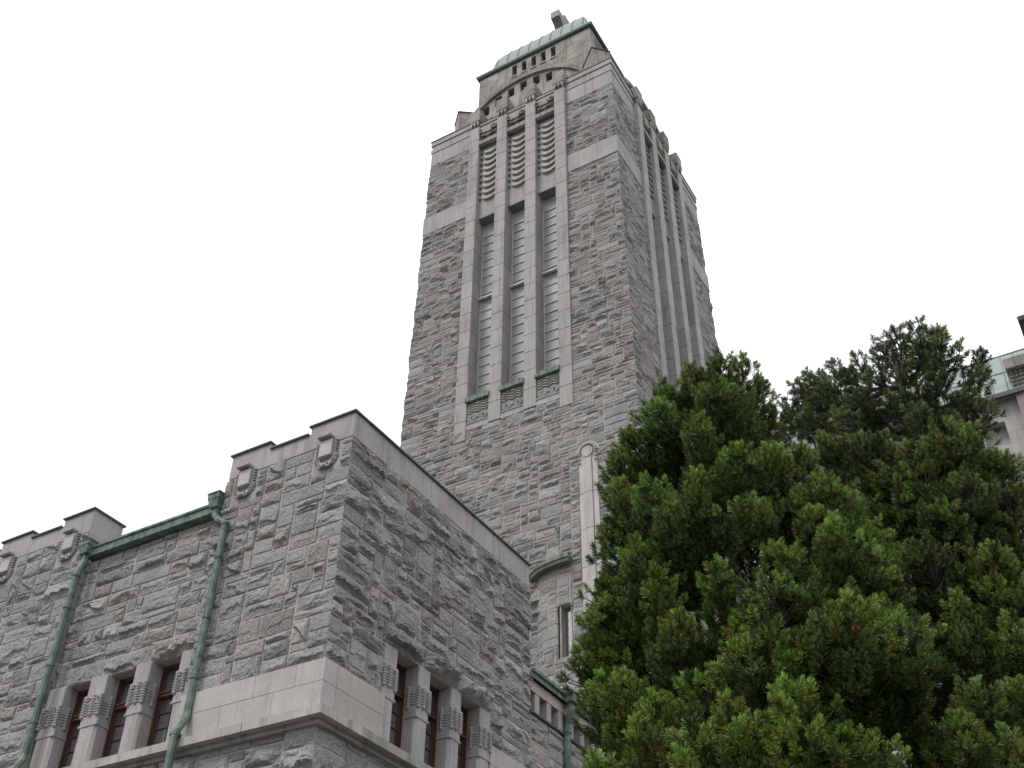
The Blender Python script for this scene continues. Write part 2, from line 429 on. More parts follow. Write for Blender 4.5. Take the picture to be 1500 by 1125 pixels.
# ------------------------------------------------------------------ ground
gm = MB(); n_ = 60
xs = np.linspace(-700, 700, n_)
gx, gy = np.meshgrid(xs, xs, indexing='ij')
i, j = np.meshgrid(np.arange(n_-1), np.arange(n_-1), indexing='ij')
gm.add(np.stack([gx, gy, 0*gx], -1), np.stack([i*n_+j, (i+1)*n_+j, (i+1)*n_+j+1, i*n_+j+1], -1).reshape(-1, 4))
g = bpy.data.objects.new('ground', mk(gm, 'ground', M_GRAVEL)); C.objects.link(g); g['kind'] = 'structure'
g['label'] = 'grey gravelly ground around the church'; g['category'] = 'ground'

PI = math.pi
# =================================================================== WING
wing = thing('church_wing', 'grey rough granite wing in front with stepped parapet, green downpipes and brown framed windows', 'church building', (-6, 4, 0))
ZT, ZL, ZC = 17.62, 17.41, 16.94          # raised coping, low coping, coping underside
ZH, ZS = 12.62, 10.36                      # window head, window sill / ledge top
c0 = corner_fn(11)
A_OPEN = [(-7.79, -6.98), (-6.43, -5.56), (-5.08, -4.19)]
B_OPEN = [(2.35, 3.17), (3.63, 4.49), (4.93, 5.75)]
rock = MB()
# right mass, facade A and B
FA = plane_F(0, 0, 1, 0); FB = plane_F(0, 0, 0, 1)
rock_face(rock, FA, -3.7, 0, 11.42, ZC, cornR=c0, cornL=corner_fn(12, .03, .04), seed=21, ubreaks=(-2.46,), cu=.115, cz=.18, cell=.036, holes=[(-1.08, -.27, 16.12, ZC), (-3.5, -2.72, 16.12, ZC)], amp=(.04, .11))
rock_face(rock, FB, 0, 8.06, 11.42, ZC, holes=[(1.87, 6.23, 10, ZH), (6.23, 8.06, 11, 11.86)], cornL=c0, cornR=corner_fn(13),
          forced=[(1.75, 3.35, ZH, ZH+.52, 1.3), (3.35, 4.75, ZH, ZH+.52, 1.4), (4.75, 6.3, ZH, ZH+.52, 1.3)], seed=22, cu=.115, cz=.18, cell=.036, amp=(.06, .15), flat=.2)
rock_face(rock, FB, 8.06, 16.2, 11.86, 13.36, seed=23, cu=.115, cz=.17, cell=.045)
rock_face(rock, plane_F(0, 8.06, -1, 0), 0, 4.0, 13.4, ZC, seed=24, cornL=corner_fn(13), cell=.08)
# recess between the masses
FR = plane_F(0, .22, 1, 0)
rock_face(rock, FR, -8.42, -3.7, ZH, 16.12, seed=25, cu=.115, cz=.17, cell=.038,
          forced=[(-8.3, -6.75, ZH, ZH+.5, .9), (-6.75, -5.3, ZH, ZH+.5, 1.1), (-5.3, -3.75, ZH, ZH+.55, .8)])
# left mass
cl = corner_fn(14, .03, .04)
rock_face(rock, FA, -14.5, -8.42, ZS+.2, ZC, cornR=cl, seed=26, cu=.115, cz=.17, cell=.04, ubreaks=(-10.62,), holes=[(-9.45, -8.64, 16.12, ZC), (-11.85, -11.05, 16.12, ZC)])
rock_face(rock, plane_F(-8.42, 0, 0, 1), 0, .97, 10.6, 16.12, cornL=cl, seed=27, cell=.05, amp=(.02, .05))
# plinth under the ledge
cp = corner_fn(15)
rock_face(rock, plane_F(0, -.1, 1, 0), -14.5, .1, 7.2, 10.1, cornR=cp, seed=28, cu=.13, cz=.2, cell=.045, amp=(.06, .16))
rock_face(rock, plane_F(.1, 0, 0, 1), -.1, 16.2, 7.2, 10.1, cornL=cp, seed=29, cu=.13, cz=.2, cell=.045, amp=(.06, .16))
part('rough_stone_wall', rock, M_ROCK, wing)
core = MB()
e = .002
core.box(-3.7+e, -e, e, 1.9, 11.4, 16.96); core.box(-3.6, -.25, .32, 1.85, 10.3, 11.4)
core.box(-3.6, -.6, 1.9, 8.04, 10.3, ZH); core.box(-1.5, -e, 6.2, 8.05, 10.3, ZH); core.box(-3.6, -e, 1.9, 8.05, ZH+.01, 16.96)
core.box(-4, -e-.001, 8.0, 16.2, 10.3, 13.38)
core.box(-8.5, -3.6, .22+e, 1.5, ZH+.01, 16.1); core.box(-8.5, -3.6, 1.3, 3, 10.3, 16.0)
core.box(-14.5, -8.42-e, e, 8, 10.3, 16.96)
core.box(-14.5, .1-e, -.1+e, 16.2, 0, 10.12)
part('mortar', core, M_MORT, wing)
# dressed bands beside the windows
band = MB()
ashlar(band, -3.66, .12, -.12, .3, ZS, 11.42, [ZS, 10.95, 11.42], 1.5, seed=3)
ashlar(band, -.18, .125, .3, 1.88, ZS, 11.42, [ZS, 10.95, 11.42], 1.3, 'y', seed=4)
band.cut(); ashlar(band, -.18, .06, 6.22, 16.2, ZS, 11.86, [ZS, 10.9, 11.4, 11.86], 1.4, 'y', seed=5)
part('dressed_stone_band', band, M_ASHP, wing)
led = MB()
for a, b in zip(np.linspace(-14.5, .1, 10), np.linspace(-14.5, .1, 10)[1:]):
    led.hexa([(a, -.42, 10.12), (b-.012, -.42, 10.12), (b-.012, .1, 10.12), (a, .1, 10.12), (a, -.42, 10.3), (b-.012, -.42, 10.3), (b-.012, .1, ZS+.14), (a, .1, ZS+.14)], tintr(rnd, .1, .04))
led.box(-14.5, .095, -.40, .09, 10.13, 10.29, (.45, .43, .4))
led.hexa([(.098, -.42, 10.12), (.42, -.42, 10.12), (.42, -.002, 10.12), (.098, -.002, 10.12), (.098, -.42, 10.3), (.42, -.42, 10.3), (.42, -.002, 10.3), (.098, -.002, ZS+.14)])
yy = [0, .9, 2.5, 4.3, 5.9, 7.6, 9.2, 11, 12.7, 14.4, 16.2]
for a, b in zip(yy, yy[1:]):
    led.hexa([(-.1, a, 10.12), (.42, a, 10.12), (.42, b-.012, 10.12), (-.1, b-.012, 10.12), (-.1, a, ZS+.14), (.42, a, 10.3), (.42, b-.012, 10.3), (-.1, b-.012, ZS+.14)], tintr(rnd, .1, .12))
led.box(-.09, .40, .005, 16.2, 10.13, 10.29, (.45, .43, .4))
# thin moulding under the ledge
led.box(-14.5, .24, -.24, .0, 10.02, 10.118, (.8, .8, .8)); led.box(0, .24, 0, 16.2, 10.021, 10.117, (.8, .8, .8))
part('window_ledge', led, M_LEDGE, wing)
# parapets
par = MB()
def parapet_x(x0, x1, z1, seed, y0=-.02, y1=.5): par.cut(); ashlar(par, x0, x1, y0, y1, ZC+.01, z1, 1, 1.3, seed=seed, warm=.05)
parapet_x(-1.26, .02, ZT, 31); parapet_x(-2.5, -1.26, ZL, 32); parapet_x(-3.7, -2.5, ZT, 33)
par.cut(); ashlar(par, -.5, .02, .5, 8.08, ZC+.01, ZT, 1, 1.55, 'y', seed=34, warm=.05)
par.cut(); ashlar(par, -4, -.5, 7.6, 8.08, ZC+.01, ZT, 1, 1.5, seed=38, warm=.05)
par.cut(); ashlar(par, -3.7, -3.2, .5, 4, 16.0, ZT, 2, 1.2, 'y', seed=39, warm=.05)
parapet_x(-9.53, -8.44, ZT, 35, y1=1.0); parapet_x(-10.77, -9.53, ZL, 36); parapet_x(-11.95, -10.77, ZT, 37); parapet_x(-14.5, -11.95, ZL, 40)
par.cut(); ashlar(par, -9.5, -8.44, .03, .98, 16.13, ZC, 1, 1.2, seed=41, warm=.05)
part('parapet', par, M_ASH, wing)
cap = MB()
def capx(x0, x1, z, y0=-.075, y1=.53): cap.cut(); cap.box(x0, x1, y0, y1, z, z+.045)
capx(-1.31, .07, ZT); capx(-2.47, -1.312, ZL); capx(-3.75, -2.472, ZT); capx(-9.58, -8.39, ZT, y1=1.04); capx(-10.74, -9.582, ZL); capx(-12.0, -10.742, ZT); capx(-14.5, -12.002, ZL)
cap.cut(); cap.box(-.53, .075, .531, 8.13, ZT+.001, ZT+.046); cap.cut(); cap.box(-4, -.531, 7.55, 8.13, ZT+.001, ZT+.046); cap.cut(); cap.box(-3.75, -3.15, .531, 4, ZT+.001, ZT+.046)
part('parapet_edging', cap, M_EDGE, wing)
rf = MB()
rf.box(-4, -.45, .45, 7.65, 16.9, 17.0); rf.cut(); rf.hexa([(-8.45, .25, 16.1), (-3.65, .25, 16.1), (-3.65, 6, 17.0), (-8.45, 6, 17.0), (-8.45, .25, 16.15), (-3.65, .25, 16.15), (-3.65, 6, 17.05), (-8.45, 6, 17.05)])
rf.cut(); rf.box(-14.5, -8.4, 1, 8, 16.9, 17.0)
rf.cut(); rf.hexa([(-6, 8.1, 14.3), (.1, 8.1, 14.3), (.1, 16, 14.3), (-6, 16, 14.3), (-6, 8.1, 15.6), (.1, 8.1, 14.42), (.1, 16, 14.42), (-6, 16, 15.6)])
part('roof', rf, M_COPPALE, wing)
# gutters
gut = MB()
gut.box(-8.3, -3.85, -.02, .24, 16.13, 16.36); gut.box(-8.3, -3.85, -.06, .0, 16.33, 16.39)
gut.cut(); gut.box(-.05, .14, 8.06, 16.2, 14.30, 14.48); gut.box(.10, .20, 8.06, 16.2, 14.44, 14.53)
part('gutter', gut, M_COPPER, wing)

# slit windows band of the low wing
slm = MB()
ashlar(slm, -.3, .03, 8.07, 16.2, 14.0, 14.31, 1, 1.05, 'y', seed=51, warm=.8)
slits = MB(); sp = MB()
yq = 8.42
while yq < 15.8:
    sp.cut(); sp.cbox(-.28, .015, yq, yq+.24, 13.42, 14.0, tuple(.5*c+.5 for c in tintr(rnd, .5, .05)), c=.006)
    yq += .63
sp.cut(); sp.box(-.28, -.0, 8.065, 8.10, 13.42, 14.0, (.8, .8, .8))
lowled = MB(); lowled.box(-.28, .09, 8.07, 16.2, 13.375, 13.425)
part('slit_window_lintel', slm, M_PINK, wing)
part('slit_window_pier', sp, M_ASH, wing)
part('slit_window_sill', lowled, M_EDGE, wing)
slg = MB(); slg.box(-.32, -.25, 8.07, 16.2, 13.4, 14.02)
part('slit_window_panes', slg, M_GLASS, wing)
slf = MB()
yq = 8.66
while yq < 15.6:
    slf.cut(); slf.box(-.25, -.19, yq+.01, yq+.06, 13.43, 14.0); yq += .63
part('slit_window_frame', slf, M_WOOD, wing)

# --- window piers with carved capitals (local frame: front is -Y, z 0 at the sill)
HH = ZH-ZS
def pier_mesh(w, depth=.62):
    m = MB(); h = w/2
    zc = 1.10
    m.cbox(-h, h, 0, depth, zc, HH+.02, (1, 1, 1), c=.02)
    q = .07
    m.prismz([(-h+q, -.0), (h-q, .0), (h, q), (h, depth-.02), (-h, depth-.02), (-h, q)], 0.0, zc-.03, (1.02, 1.01, 1))
    m.cbox(-h-.02, h+.02, -.02, depth-.01, zc-.04, zc+.02, (.95, .95, .95), c=.015)
    return m
def tassel(m, x, y, z1, n, r=.058):
    prof = [(0.0, z1+.10)]
    prof += [(r*.75, z1+.06), (r*.95, z1+.02), (r*.5, z1-.01)]
    z = z1-.01
    for k in range(n):
        prof += [(r*.62, z-.008), (r*1.0, z-.022), (r*1.0, z-.042), (r*.62, z-.056)]; z -= .06
    prof += [(r*.85, z-.02), (r*.95, z-.05), (r*.5, z-.085), (0, z-.09)]
    m.lathe(prof, x, y, 9)
def capital_mesh(w):
    m = MB(); h = w/2
    for k, x in enumerate((-h+.03, 0, h-.03)):
        tassel(m, x, -.01, 1.76-.03*abs(k-1), 6)
    for x in (-h, h):
        for y in (.24,): tassel(m, x, y, 1.73, 6)
    for b in range(5):                          # braided cords between the tassels
        z = 1.62-.062*b
        m.tube([(-h-.01, .26, z), (-h-.0, .0, z), (-h*.5, -.012, z-.025), (0, .0, z), (h*.5, -.012, z-.025), (h+.0, .0, z), (h+.01, .26, z)], .017, 6, (.9, .9, .9))
    for x in (-h*.5, h*.5):                     # curls over the cords
        a = np.linspace(0, 1.6*PI, 9)
        m.tube([(x+.05*math.cos(t)*(1-t/9), -.02, 1.72+.06*math.sin(t)*(1-t/9)) for t in a], .018, 6)
    return m
def window_meshes(w, recess_y=.31):
    h = w/2
    fr = MB(); t = .075
    y0, y1 = recess_y, recess_y+.1
    fr.box(-h, -h+t, y0, y1, 0, HH); fr.box(h-t, h, y0, y1, 0, HH)
    fr.box(-h+t, h-t, y0, y1, HH-t, HH); fr.box(-h+t, h-t, y0, y1, 0, .09)
    fr.box(-h+t, h-t, y0-.04, y1, 1.52, 1.62); fr.box(-h+t, h-t, y0-.065, y0-.02, 1.60, 1.635)
    fr.box(-h+t, -h+t+.045, y0+.03, y1-.001, .09, 1.52); fr.box(h-t-.045, h-t, y0+.03, y1-.001, .09, 1.52)
    for s in (-1, 1):                           # rope bead along the jamb
        for k in range(int(HH/.05)):
            fr.blob((s*(h-.03), y0-.012, .03+k*.05), (.022, .02, .03), n=6, m=4)
    ba = MB()
    for x in (0,): ba.box(x-.012, x+.012, y0+.03, y0+.055, .09, HH-t)
    for z in (.45, .81, 1.16): ba.box(-h+t, h-t, y0+.028, y0+.052, z-.01, z+.01)
    gl = MB(); gl.box(-h+t, h-t, y0+.062, y0+.072, .05, HH-.05)
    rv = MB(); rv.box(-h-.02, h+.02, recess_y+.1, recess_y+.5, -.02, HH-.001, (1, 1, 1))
    return fr, ba, gl, rv
def add_window(parent, w, loc, rz):
    fr, ba, gl, rv = window_meshes(w)
    f = lpart('window', mk(fr, 'window', M_WOOD), parent, loc, rz)
    lpart('glazing_bars', mk(ba, 'glazing_bars', M_LEAD), f, world=False)
    lpart('pane', mk(gl, 'pane', M_GLASS), f, world=False)
    lpart('dark_room', mk(rv, 'dark_room', M_DARK), f, world=False)
PIER_M = {}
def add_pier(parent, w, loc, rz):
    k = round(w, 2)
    if k not in PIER_M: PIER_M[k] = (mk(pier_mesh(w), 'window_pier', M_ASH), mk(capital_mesh(w), 'carved_capital', M_ASH))
    p = lpart('window_pier', PIER_M[k][0], parent, loc, rz)
    lpart('carved_capital', PIER_M[k][1], p, world=False)
for a, b in A_OPEN: add_window(wing, b-a+.04, ((a+b)/2, .18, ZS), 0)
for a, b in B_OPEN: add_window(wing, b-a+.04, (-.04, (a+b)/2, ZS), PI/2)
for a, b in ((-8.38, -7.79), (-6.98, -6.43), (-5.56, -5.08), (-4.19, -3.68)): add_pier(wing, b-a, ((a+b)/2, .1, ZS), 0)
for a, b in ((1.87, 2.35), (3.17, 3.63), (4.49, 4.93), (5.75, 6.23)): add_pier(wing, b-a, (.03, (a+b)/2, ZS), PI/2)

# --- wreathed plaques
def plaque(x):
    pm = MB(); pm.cbox(-.18, .18, -.12, .02, 16.55, 17.0, (1.1, 1.1, 1.11), c=.012)
    bk = MB(); bk.box(-.40, .40, -.005, .05, 16.125, ZC+.005, (.95, .95, .95))
    bk.cbox(-.21, .17, -.22, .0, 17.035, 17.12, (1, 1, 1), c=.015)
    wr = MB()
    for k in range(17):
        t = PI*k/16
        x_ = -.26*math.cos(t); z_ = 16.58-.24*math.sin(t)
        for q_ in (-1, 0, 1):
            rr = 1+q_*.17
            wr.blob((x_*rr, -.02-.02*(q_ == 0), 16.6+(z_-16.6)*rr-.012*abs(q_)), (.04+.012*(k % 2), .05, .03), (1-.12*(k % 2),)*3, n=7, m=4)
    for k in range(5):
        for s in (-1, 1):
            wr.blob((s*.26, -.03, 16.66+.075*k), (.065, .05, .022), n=7, m=4); wr.blob((s*.23, -.04, 16.62+.075*k), (.03, .04, .03), (.85,)*3, n=7, m=4)
    for x_ in (-.12, .12): wr.tube([(x_+.07*math.cos(a)*(1-a/14), -.08, 16.3+.07*math.sin(a)*(1-a/14)) for a in np.linspace(0, 2.4*PI, 14)], .028, 6)
    wr.blob((0, -.08, 16.30), (.07, .07, .05))
    p = lpart('plaque', mk(pm, 'plaque', M_ASHP), wing, (x, 0, 0), 0)
    p.location = (x+6, -4, 0)
    lpart('backing_stone', mk(bk, 'backing_stone', M_ASH), p, world=False)
    lpart('carved_wreath', mk(wr, 'carved_wreath', M_ASH), p, world=False)
for x in (-.675, -3.11, -9.04, -11.45): plaque(x)

# --- downpipes
def downpipe(x, hx, ztop):
    m = MB()
    y = -.17
    pts = [(hx, -.02, ztop-.25), (hx, -.03, ztop-.5), (hx*.5+x*.5, y*.8, ztop-.78), (x, y, ztop-.95), (x, y, 14), (x, y, 11.0), (x+.03, -.2, 10.85), (x+.08, -.42, 10.5), (x+.12, -.5, 10.3), (x+.12, -.5, 5), (x+.12, -.5, .1)]
    m.tube(pts, .084, 8, smooth=False)
    o = part('downpipe', m, M_COPPER, wing)
    h = MB(); h.hexa([(hx-.12, -.16, ztop-.32), (hx+.12, -.16, ztop-.32), (hx+.12, .16, ztop-.32), (hx-.12, .16, ztop-.32), (hx-.17, -.2, ztop-.1), (hx+.17, -.2, ztop-.1), (hx+.17, .16, ztop-.1), (hx-.17, .16, ztop-.1)])
    h.box(hx-.18, hx+.18, -.21, .17, ztop-.1, ztop+.03); h.box(hx-.2, hx+.2, -.23, .18, ztop+.03, ztop+.06)
    part('rainwater_hopper', h, M_COPPER, o)
    r = MB()
    for z in (ztop-1.0, 14.6, 13.1, 11.7): r.cut(); r.tube([(x, y, z), (x, y, z+.05)], .102, 8, smooth=False)
    r.cut(); r.tube([(x+.1, -.45, 10.4), (x+.1, -.46, 10.34)], .12, 8, smooth=False)
    part('pipe_collar', r, M_COPPER, o)
downpipe(-3.35, -3.9, 16.50)
downpipe(-8.22, -8.25, 16.50)
m = MB(); m.tube([(.22, 9.97, 14.35), (.25, 9.98, 14.05), (.12, 10.05, 13.7), (.1, 10.0, 13.4), (.1, 10.0, 10.5), (.2, 10, 10.2), (.5, 10, 9.9), (.5, 10, .1)], .1, 8, smooth=False)
o = part('downpipe', m, M_COPPER, wing)
h = MB(); h.box(.14, .42, 9.8, 10.18, 14.25, 14.55); part('rainwater_hopper', h, M_COPPER, o)
r = MB(); r.tube([(.1, 10.02, 13.45), (.1, 10.02, 13.5)], .125, 8, smooth=False); part('pipe_collar', r, M_COPPER, o)

# =================================================================== TOWER
TCX, TCY = -5.34, 21.65
tower = thing('church_tower', 'tall square rough granite church tower with three tall window strips and a green copper dome', 'church tower', (TCX, TCY, 0))
HW0 = 5.74
def hw(z): return 5.45+(51.5-np.asarray(z, float))*.0093
def tower_F(rz):
    ca, sa = math.cos(rz), math.sin(rz)
    def F(U, Z, H):
        k = hw(Z); hz = HW0
        s = np.where(np.abs(U) > hz, np.sign(U)*(k+np.abs(U)-hz), U*k/hz)
        x = s; y = -(k+H)
        return np.stack([TCX+ca*x-sa*y, TCY+sa*x+ca*y, Z], -1)
    return F
tr = MB()
cs = [corner_fn(60+k, .035, .06) for k in range(4)]
ZB0, ZB1, ZF = 44.03, 45.25, 49.5
for q in range(4):
    F = tower_F(q*PI/2)
    fine = q in (0, 1)
    hol = [(-2.78, 2.78, 30.3, 52)] if fine else []
    cl_ = .06 if q == 0 else (.09 if q == 1 else .2)
    a, b = cs[(q-1) % 4], cs[q]
    zlow = 12.5
    rock_face(tr, F, -HW0, HW0, zlow, ZB0, holes=hol, cornL=a, cornR=b, seed=70+q, cu=.115, cz=.17, cell=cl_, amp=(.03, .12), warm=.3, flat=.3, maxw=8, hs=(1, 2, 1, 2, 1, 2, 3))
    rock_face(tr, F, -HW0, HW0, ZB1, ZF, holes=hol, cornL=a, cornR=b, seed=80+q, cu=.115, cz=.17, cell=cl_, amp=(.03, .12), warm=.2, flat=.3, maxw=8, hs=(1, 2, 1, 2, 1, 2, 3))
part('rough_stone_wall', tr, M_ROCKT, tower)
tcm = MB()
def frustum(m, z0, z1, d, tint=(1, 1, 1)):
    a, b = float(hw(z0))+d, float(hw(z1))+d
    m.hexa([(TCX-a, TCY-a, z0), (TCX+a, TCY-a, z0), (TCX+a, TCY+a, z0), (TCX-a, TCY+a, z0), (TCX-b, TCY-b, z1), (TCX+b, TCY-b, z1), (TCX+b, TCY+b, z1), (TCX-b, TCY+b, z1)], tint)
# mortar core, opened on the two window sides (x from the centre to the wall)
frustum(tcm, 0, 30.28, -.003)
zz0, zz1 = 30.28, 49.52
for (sx0, sx1, sy0, sy1) in ((-1, -2.8, -1, 1), ):
    pass
def core_piece(fx0, fx1, fy0, fy1):
    v = []
    for z in (zz0, zz1):
        k = float(hw(z))-.003
        g_ = lambda t, lim: t*k if abs(t) == 1 else t
        for x, y in ((fx0, fy0), (fx1, fy0), (fx1, fy1), (fx0, fy1)): v.append((TCX+g_(x, k), TCY+g_(y, k), z))
    tcm.hexa(v)
core_piece(-1, -2.8, -1, 1); core_piece(-2.8, 2.8, -3.9, 1); core_piece(2.8, 1, -1, -2.8); core_piece(2.8, 3.9, -2.8, 2.8); core_piece(2.8, 1, 2.8, 1)
part('mortar', tcm, M_MORT, tower)
tb = MB()
def ring(m, z0, z1, d, rows, ln, seed, skip=True, th=.5):
    k0 = float(hw((z0+z1)/2))+d
    for q in range(4):
        spans = [(-k0, -2.8), (2.8, k0-th)] if (q < 2 and skip) else [(-k0, k0-th)]
        for a, b in spans:
            sub = MB(); m.cut()
            ashlar(sub, a, b, -k0, -k0+th, z0, z1, rows, ln, seed=seed+q)
            ca, sa = math.cos(q*PI/2), math.sin(q*PI/2)
            off = m.n
            for v, t in zip(sub.v, sub.t):
                m.v.append(np.stack([TCX+ca*v[:, 0]-sa*v[:, 1], TCY+sa*v[:, 0]+ca*v[:, 1], v[:, 2]], -1)); m.t.append(t)
            for f_, s_ in zip(sub.f, sub.sm): m.f.append(f_+off); m.sm.append(s_)
            m.n += sub.n
ring(tb, ZB0, ZB1, .07, 1, .85, 91)
ring(tb, ZF, 50.55, .03, 1, 1.1, 95)
ring(tb, 50.55, 50.85, .07, 1, 1.4, 99)
ring(tb, 50.85, 51.15, .03, 1, 1.4, 103)
ring(tb, 51.15, 51.5, .09, 1, 1.4, 107)
part('dressed_stone_band', tb, M_ASH, tower)
tcap = MB(); k = 5.45+.13
tcap.box(TCX-k, TCX+k-1.0, TCY-k+1.0, TCY+k, 51.5, 51.54)
tcap.box(TCX-k, TCX-2.88, TCY-k, TCY-k+.998, 51.5, 51.54); tcap.box(TCX+2.88, TCX+k, TCY-k, TCY-k+.998, 51.5, 51.54)
tcap.box(TCX+k-.998, TCX+k, TCY-k+1.0, TCY-2.88, 51.5, 51.54); tcap.box(TCX+k-.998, TCX+k, TCY+2.88, TCY+k, 51.5, 51.54)
part('roof_edging', tcap, M_EDGE, tower)

# ---- the strip window composition; local frame: origin on tower axis, front -Y
YF = -(TCY-15.93)          # pilaster front
def pil_mesh(z0, seed):
    m = MB()
    rg = random.Random(seed)
    n = int((51.9-z0)/1.07)
    zs = np.linspace(z0, 50.7, n+1)
    m.box(-.288, .288, YF+.012, YF+.9, z0+.01, 50.7, (.32, .3, .28))
    for a, b in zip(zs[:-1], zs[1:]):
        kk = tuple(.35*c+.65 for c in tintr(rg, .2, .05))
        m.cbox(-.30, .30, YF+rg.uniform(0, .006), YF+.88, a+.008, b-.008, kk, c=.01)
    return m
def pil_cap():
    m = MB()
    m.cbox(-.34, .34, YF-.08, YF+.7, 51.15, 52.1, (.95, .95, .93), c=.02)
    m.box(-.30, .30, YF+.06, YF+.6, 50.7, 51.15, (.5, .5, .48))
    for x in (-.2, 0, .2):
        m.add([(x-.095, YF-.05, 51.14), (x+.095, YF-.05, 51.14), (x, YF-.06, 50.74), (x-.095, YF+.06, 51.14), (x+.095, YF+.06, 51.14), (x, YF+.06, 50.72)],
              [(0, 2, 1), (0, 3, 5, 2), (1, 2, 5, 4), (0, 1, 4, 3)], (1.1, 1.1, 1.08))
    return m
W_ = 1.12; HB = W_/2
def panel_mesh():       # flat head + scalloped relief backing
    m = MB()
    m.box(-HB, HB, YF+.30, YF+.8, 43.63, 49.2, (.97, .97, .96))
    m.box(-HB-.005, HB+.005, YF+.28, YF+.85, 43.6, 43.66, (.6, .6, .6))
    m.box(-HB, HB, YF+.22, YF+.8, 49.2, 50.3, (.95, .95, .93))
    m.box(-HB, HB, YF+.14, YF+.7, 50.3, 50.45); m.box(-HB, HB, YF+.09, YF+.7, 50.45, 50.62); m.box(-HB, HB, YF+.13, YF+.7, 50.62, 50.78); m.box(-HB, HB, YF+.07, YF+.7, 50.78, 50.93); m.box(-HB, HB, YF+.05, YF+.72, 50.93, 50.96, (.3, .3, .3))
    return m
def scallop_mesh():
    m = MB()
    for k in range(9):
        zc = 48.72-k*.45
        n = 12; V = []; 
        for q in range(n+1):
            s = -1+2*q/n
            x = .06+.46*s; zb = zc-.32*(1-s*s)**.8; dep = .03+.24*(1-s*s)**.6
            y = YF+.30
            dep *= .52; V += [(x, y+.01, zb+.40), (x, y-dep*.5, zb+.22), (x, y-dep, zb+.05), (x, y-dep*.95, zb), (x, y+.01, zb+.01)]
        f = [(q*5+j, (q+1)*5+j, (q+1)*5+j+1, q*5+j+1) for q in range(n) for j in range(4)]
        m.add(V, np.array(f), (1.02, 1.02, 1.0))
        m.blob((-.475, YF+.24, zc-.09), (.065, .085, .07), (.55, .55, .53), n=7, m=4); m.blob((.53, YF+.26, zc-.09), (.045, .06, .06), (.6, .6, .58), n=7, m=4)
    return m
def corbel_mesh():
    m = MB()
    m.box(-HB, HB, YF+.0, YF+.5, 49.12, 49.42, (.9, .9, .9))
    m.box(-HB, HB, YF+.06, YF+.5, 49.02, 49.12, (.6, .6, .6))  # ledge underside, its shade put into the darker tint
    m.cbox(-.36, .20, YF-.02, YF+.4, 49.95, 50.42, (1.05, 1.05, 1.03), c=.03)
    m.cbox(-.48, .44, YF+.05, YF+.4, 49.72, 49.93, (.85, .85, .83), c=.03)
    for x, s in ((.36, 1), (-.46, -1)):
        a = np.linspace(0, 1.9*PI, 14)
        m.tube([(x+s*.13*math.cos(t)*(1-t/16), YF+.02, 50.22+.17*math.sin(t)*(1-t/16)) for t in a], .055, 7, (.85, .85, .83))
    m.blob((.0, YF+.08, 49.68), (.14, .12, .11), (1.1, 1.1, 1.1))
    m.tube([(-.42, YF+.05, 49.85), (-.2, YF+.0, 49.7), (0, YF-.01, 49.62), (.2, YF+.0, 49.7), (.42, YF+.05, 49.85)], .05, 7, (.8, .8, .78))
    return m
def sill_mesh():
    m = MB()
    m.hexa([(-HB-.03, YF-.10, 31.72), (HB+.03, YF-.10, 31.72), (HB+.0, YF+.75, 31.75), (-HB-.0, YF+.75, 31.75), (-HB-.03, YF-.10, 31.95), (HB+.03, YF-.10, 31.95), (HB, YF+.75, 32.35), (-HB, YF+.75, 32.35)])
    for x in (-.35, .05, .4): m.box(x, x+.015, YF-.12, YF+.1, 31.72, 32.02)
    return m
def ornament_mesh():
    m = MB()
    y = YF+.10
    m.box(-HB, HB, y, y+.6, 30.6, 31.72, (.85, .85, .84))
    m.box(-HB, HB, YF+.03, YF+.6, 30.28, 30.6, (1, 1, 1))
    m.box(-HB, HB, YF+.0, YF+.3, 30.56, 30.62, (.8, .8, .8))
    for x, s in ((-.26, 1), (.26, -1)):
        a = np.linspace(0, 4.6*PI, 30)
        m.tube([(x+s*.23*math.cos(t)*(1-t/18), y-.03, 30.86+.23*math.sin(t)*(1-t/18)) for t in a], .032, 6, (1.08, 1.08, 1.06))
    for k in range(4):
        z = 31.2+k*.135
        m.tube([(-.5, y-.03, z+.02), (-.38, y-.04, z-.05), (-.2, y-.03, z+.05), (0, y-.05, z-.05), (.2, y-.03, z+.05), (.38, y-.04, z-.05), (.5, y-.03, z+.02)], .034, 6, (1.08, 1.08, 1.06))
    m.blob((0, y-.03, 31.62), (.09, .06, .09), (1.1, 1.1, 1.1))
    return m
def twin_meshes():
    yg = YF+.78
    gl = MB(); rg = random.Random(5)
    zs = list(np.arange(32.1, 43.6, .56))
    for a in zs:
        kk = rg.uniform(.85, 1.1)
        if 37.0 < a < 37.9 or (42.6 < a): kk = 1.25
        gl.box(-HB, HB, yg+.03, yg+.06, a, min(a+.56, 43.62), (kk, kk, kk))
    fr = MB()
    for a in zs[1:]: fr.box(-HB+.04, HB-.04, yg-.02, yg+.03, a-.02, a+.02)
    fr.box(-HB, -HB+.05, yg-.03, yg+.03, 32.1, 43.62); fr.box(HB-.05, HB, yg-.03, yg+.03, 32.1, 43.62)
    tr_ = MB()
    tr_.hexa([(-HB, yg-.22, 38.35), (HB, yg-.22, 38.35), (HB, yg, 38.42), (-HB, yg, 38.42), (-HB, yg-.22, 38.40), (HB, yg-.22, 38.40), (HB, yg, 38.56), (-HB, yg, 38.56)], (1.5, 1.5, 1.5))
    return gl, fr, tr_
pm = {True: mk(pil_mesh(29.76, 1), 'pilaster', M_ASH), False: mk(pil_mesh(30.3, 2), 'pilaster', M_ASH)}
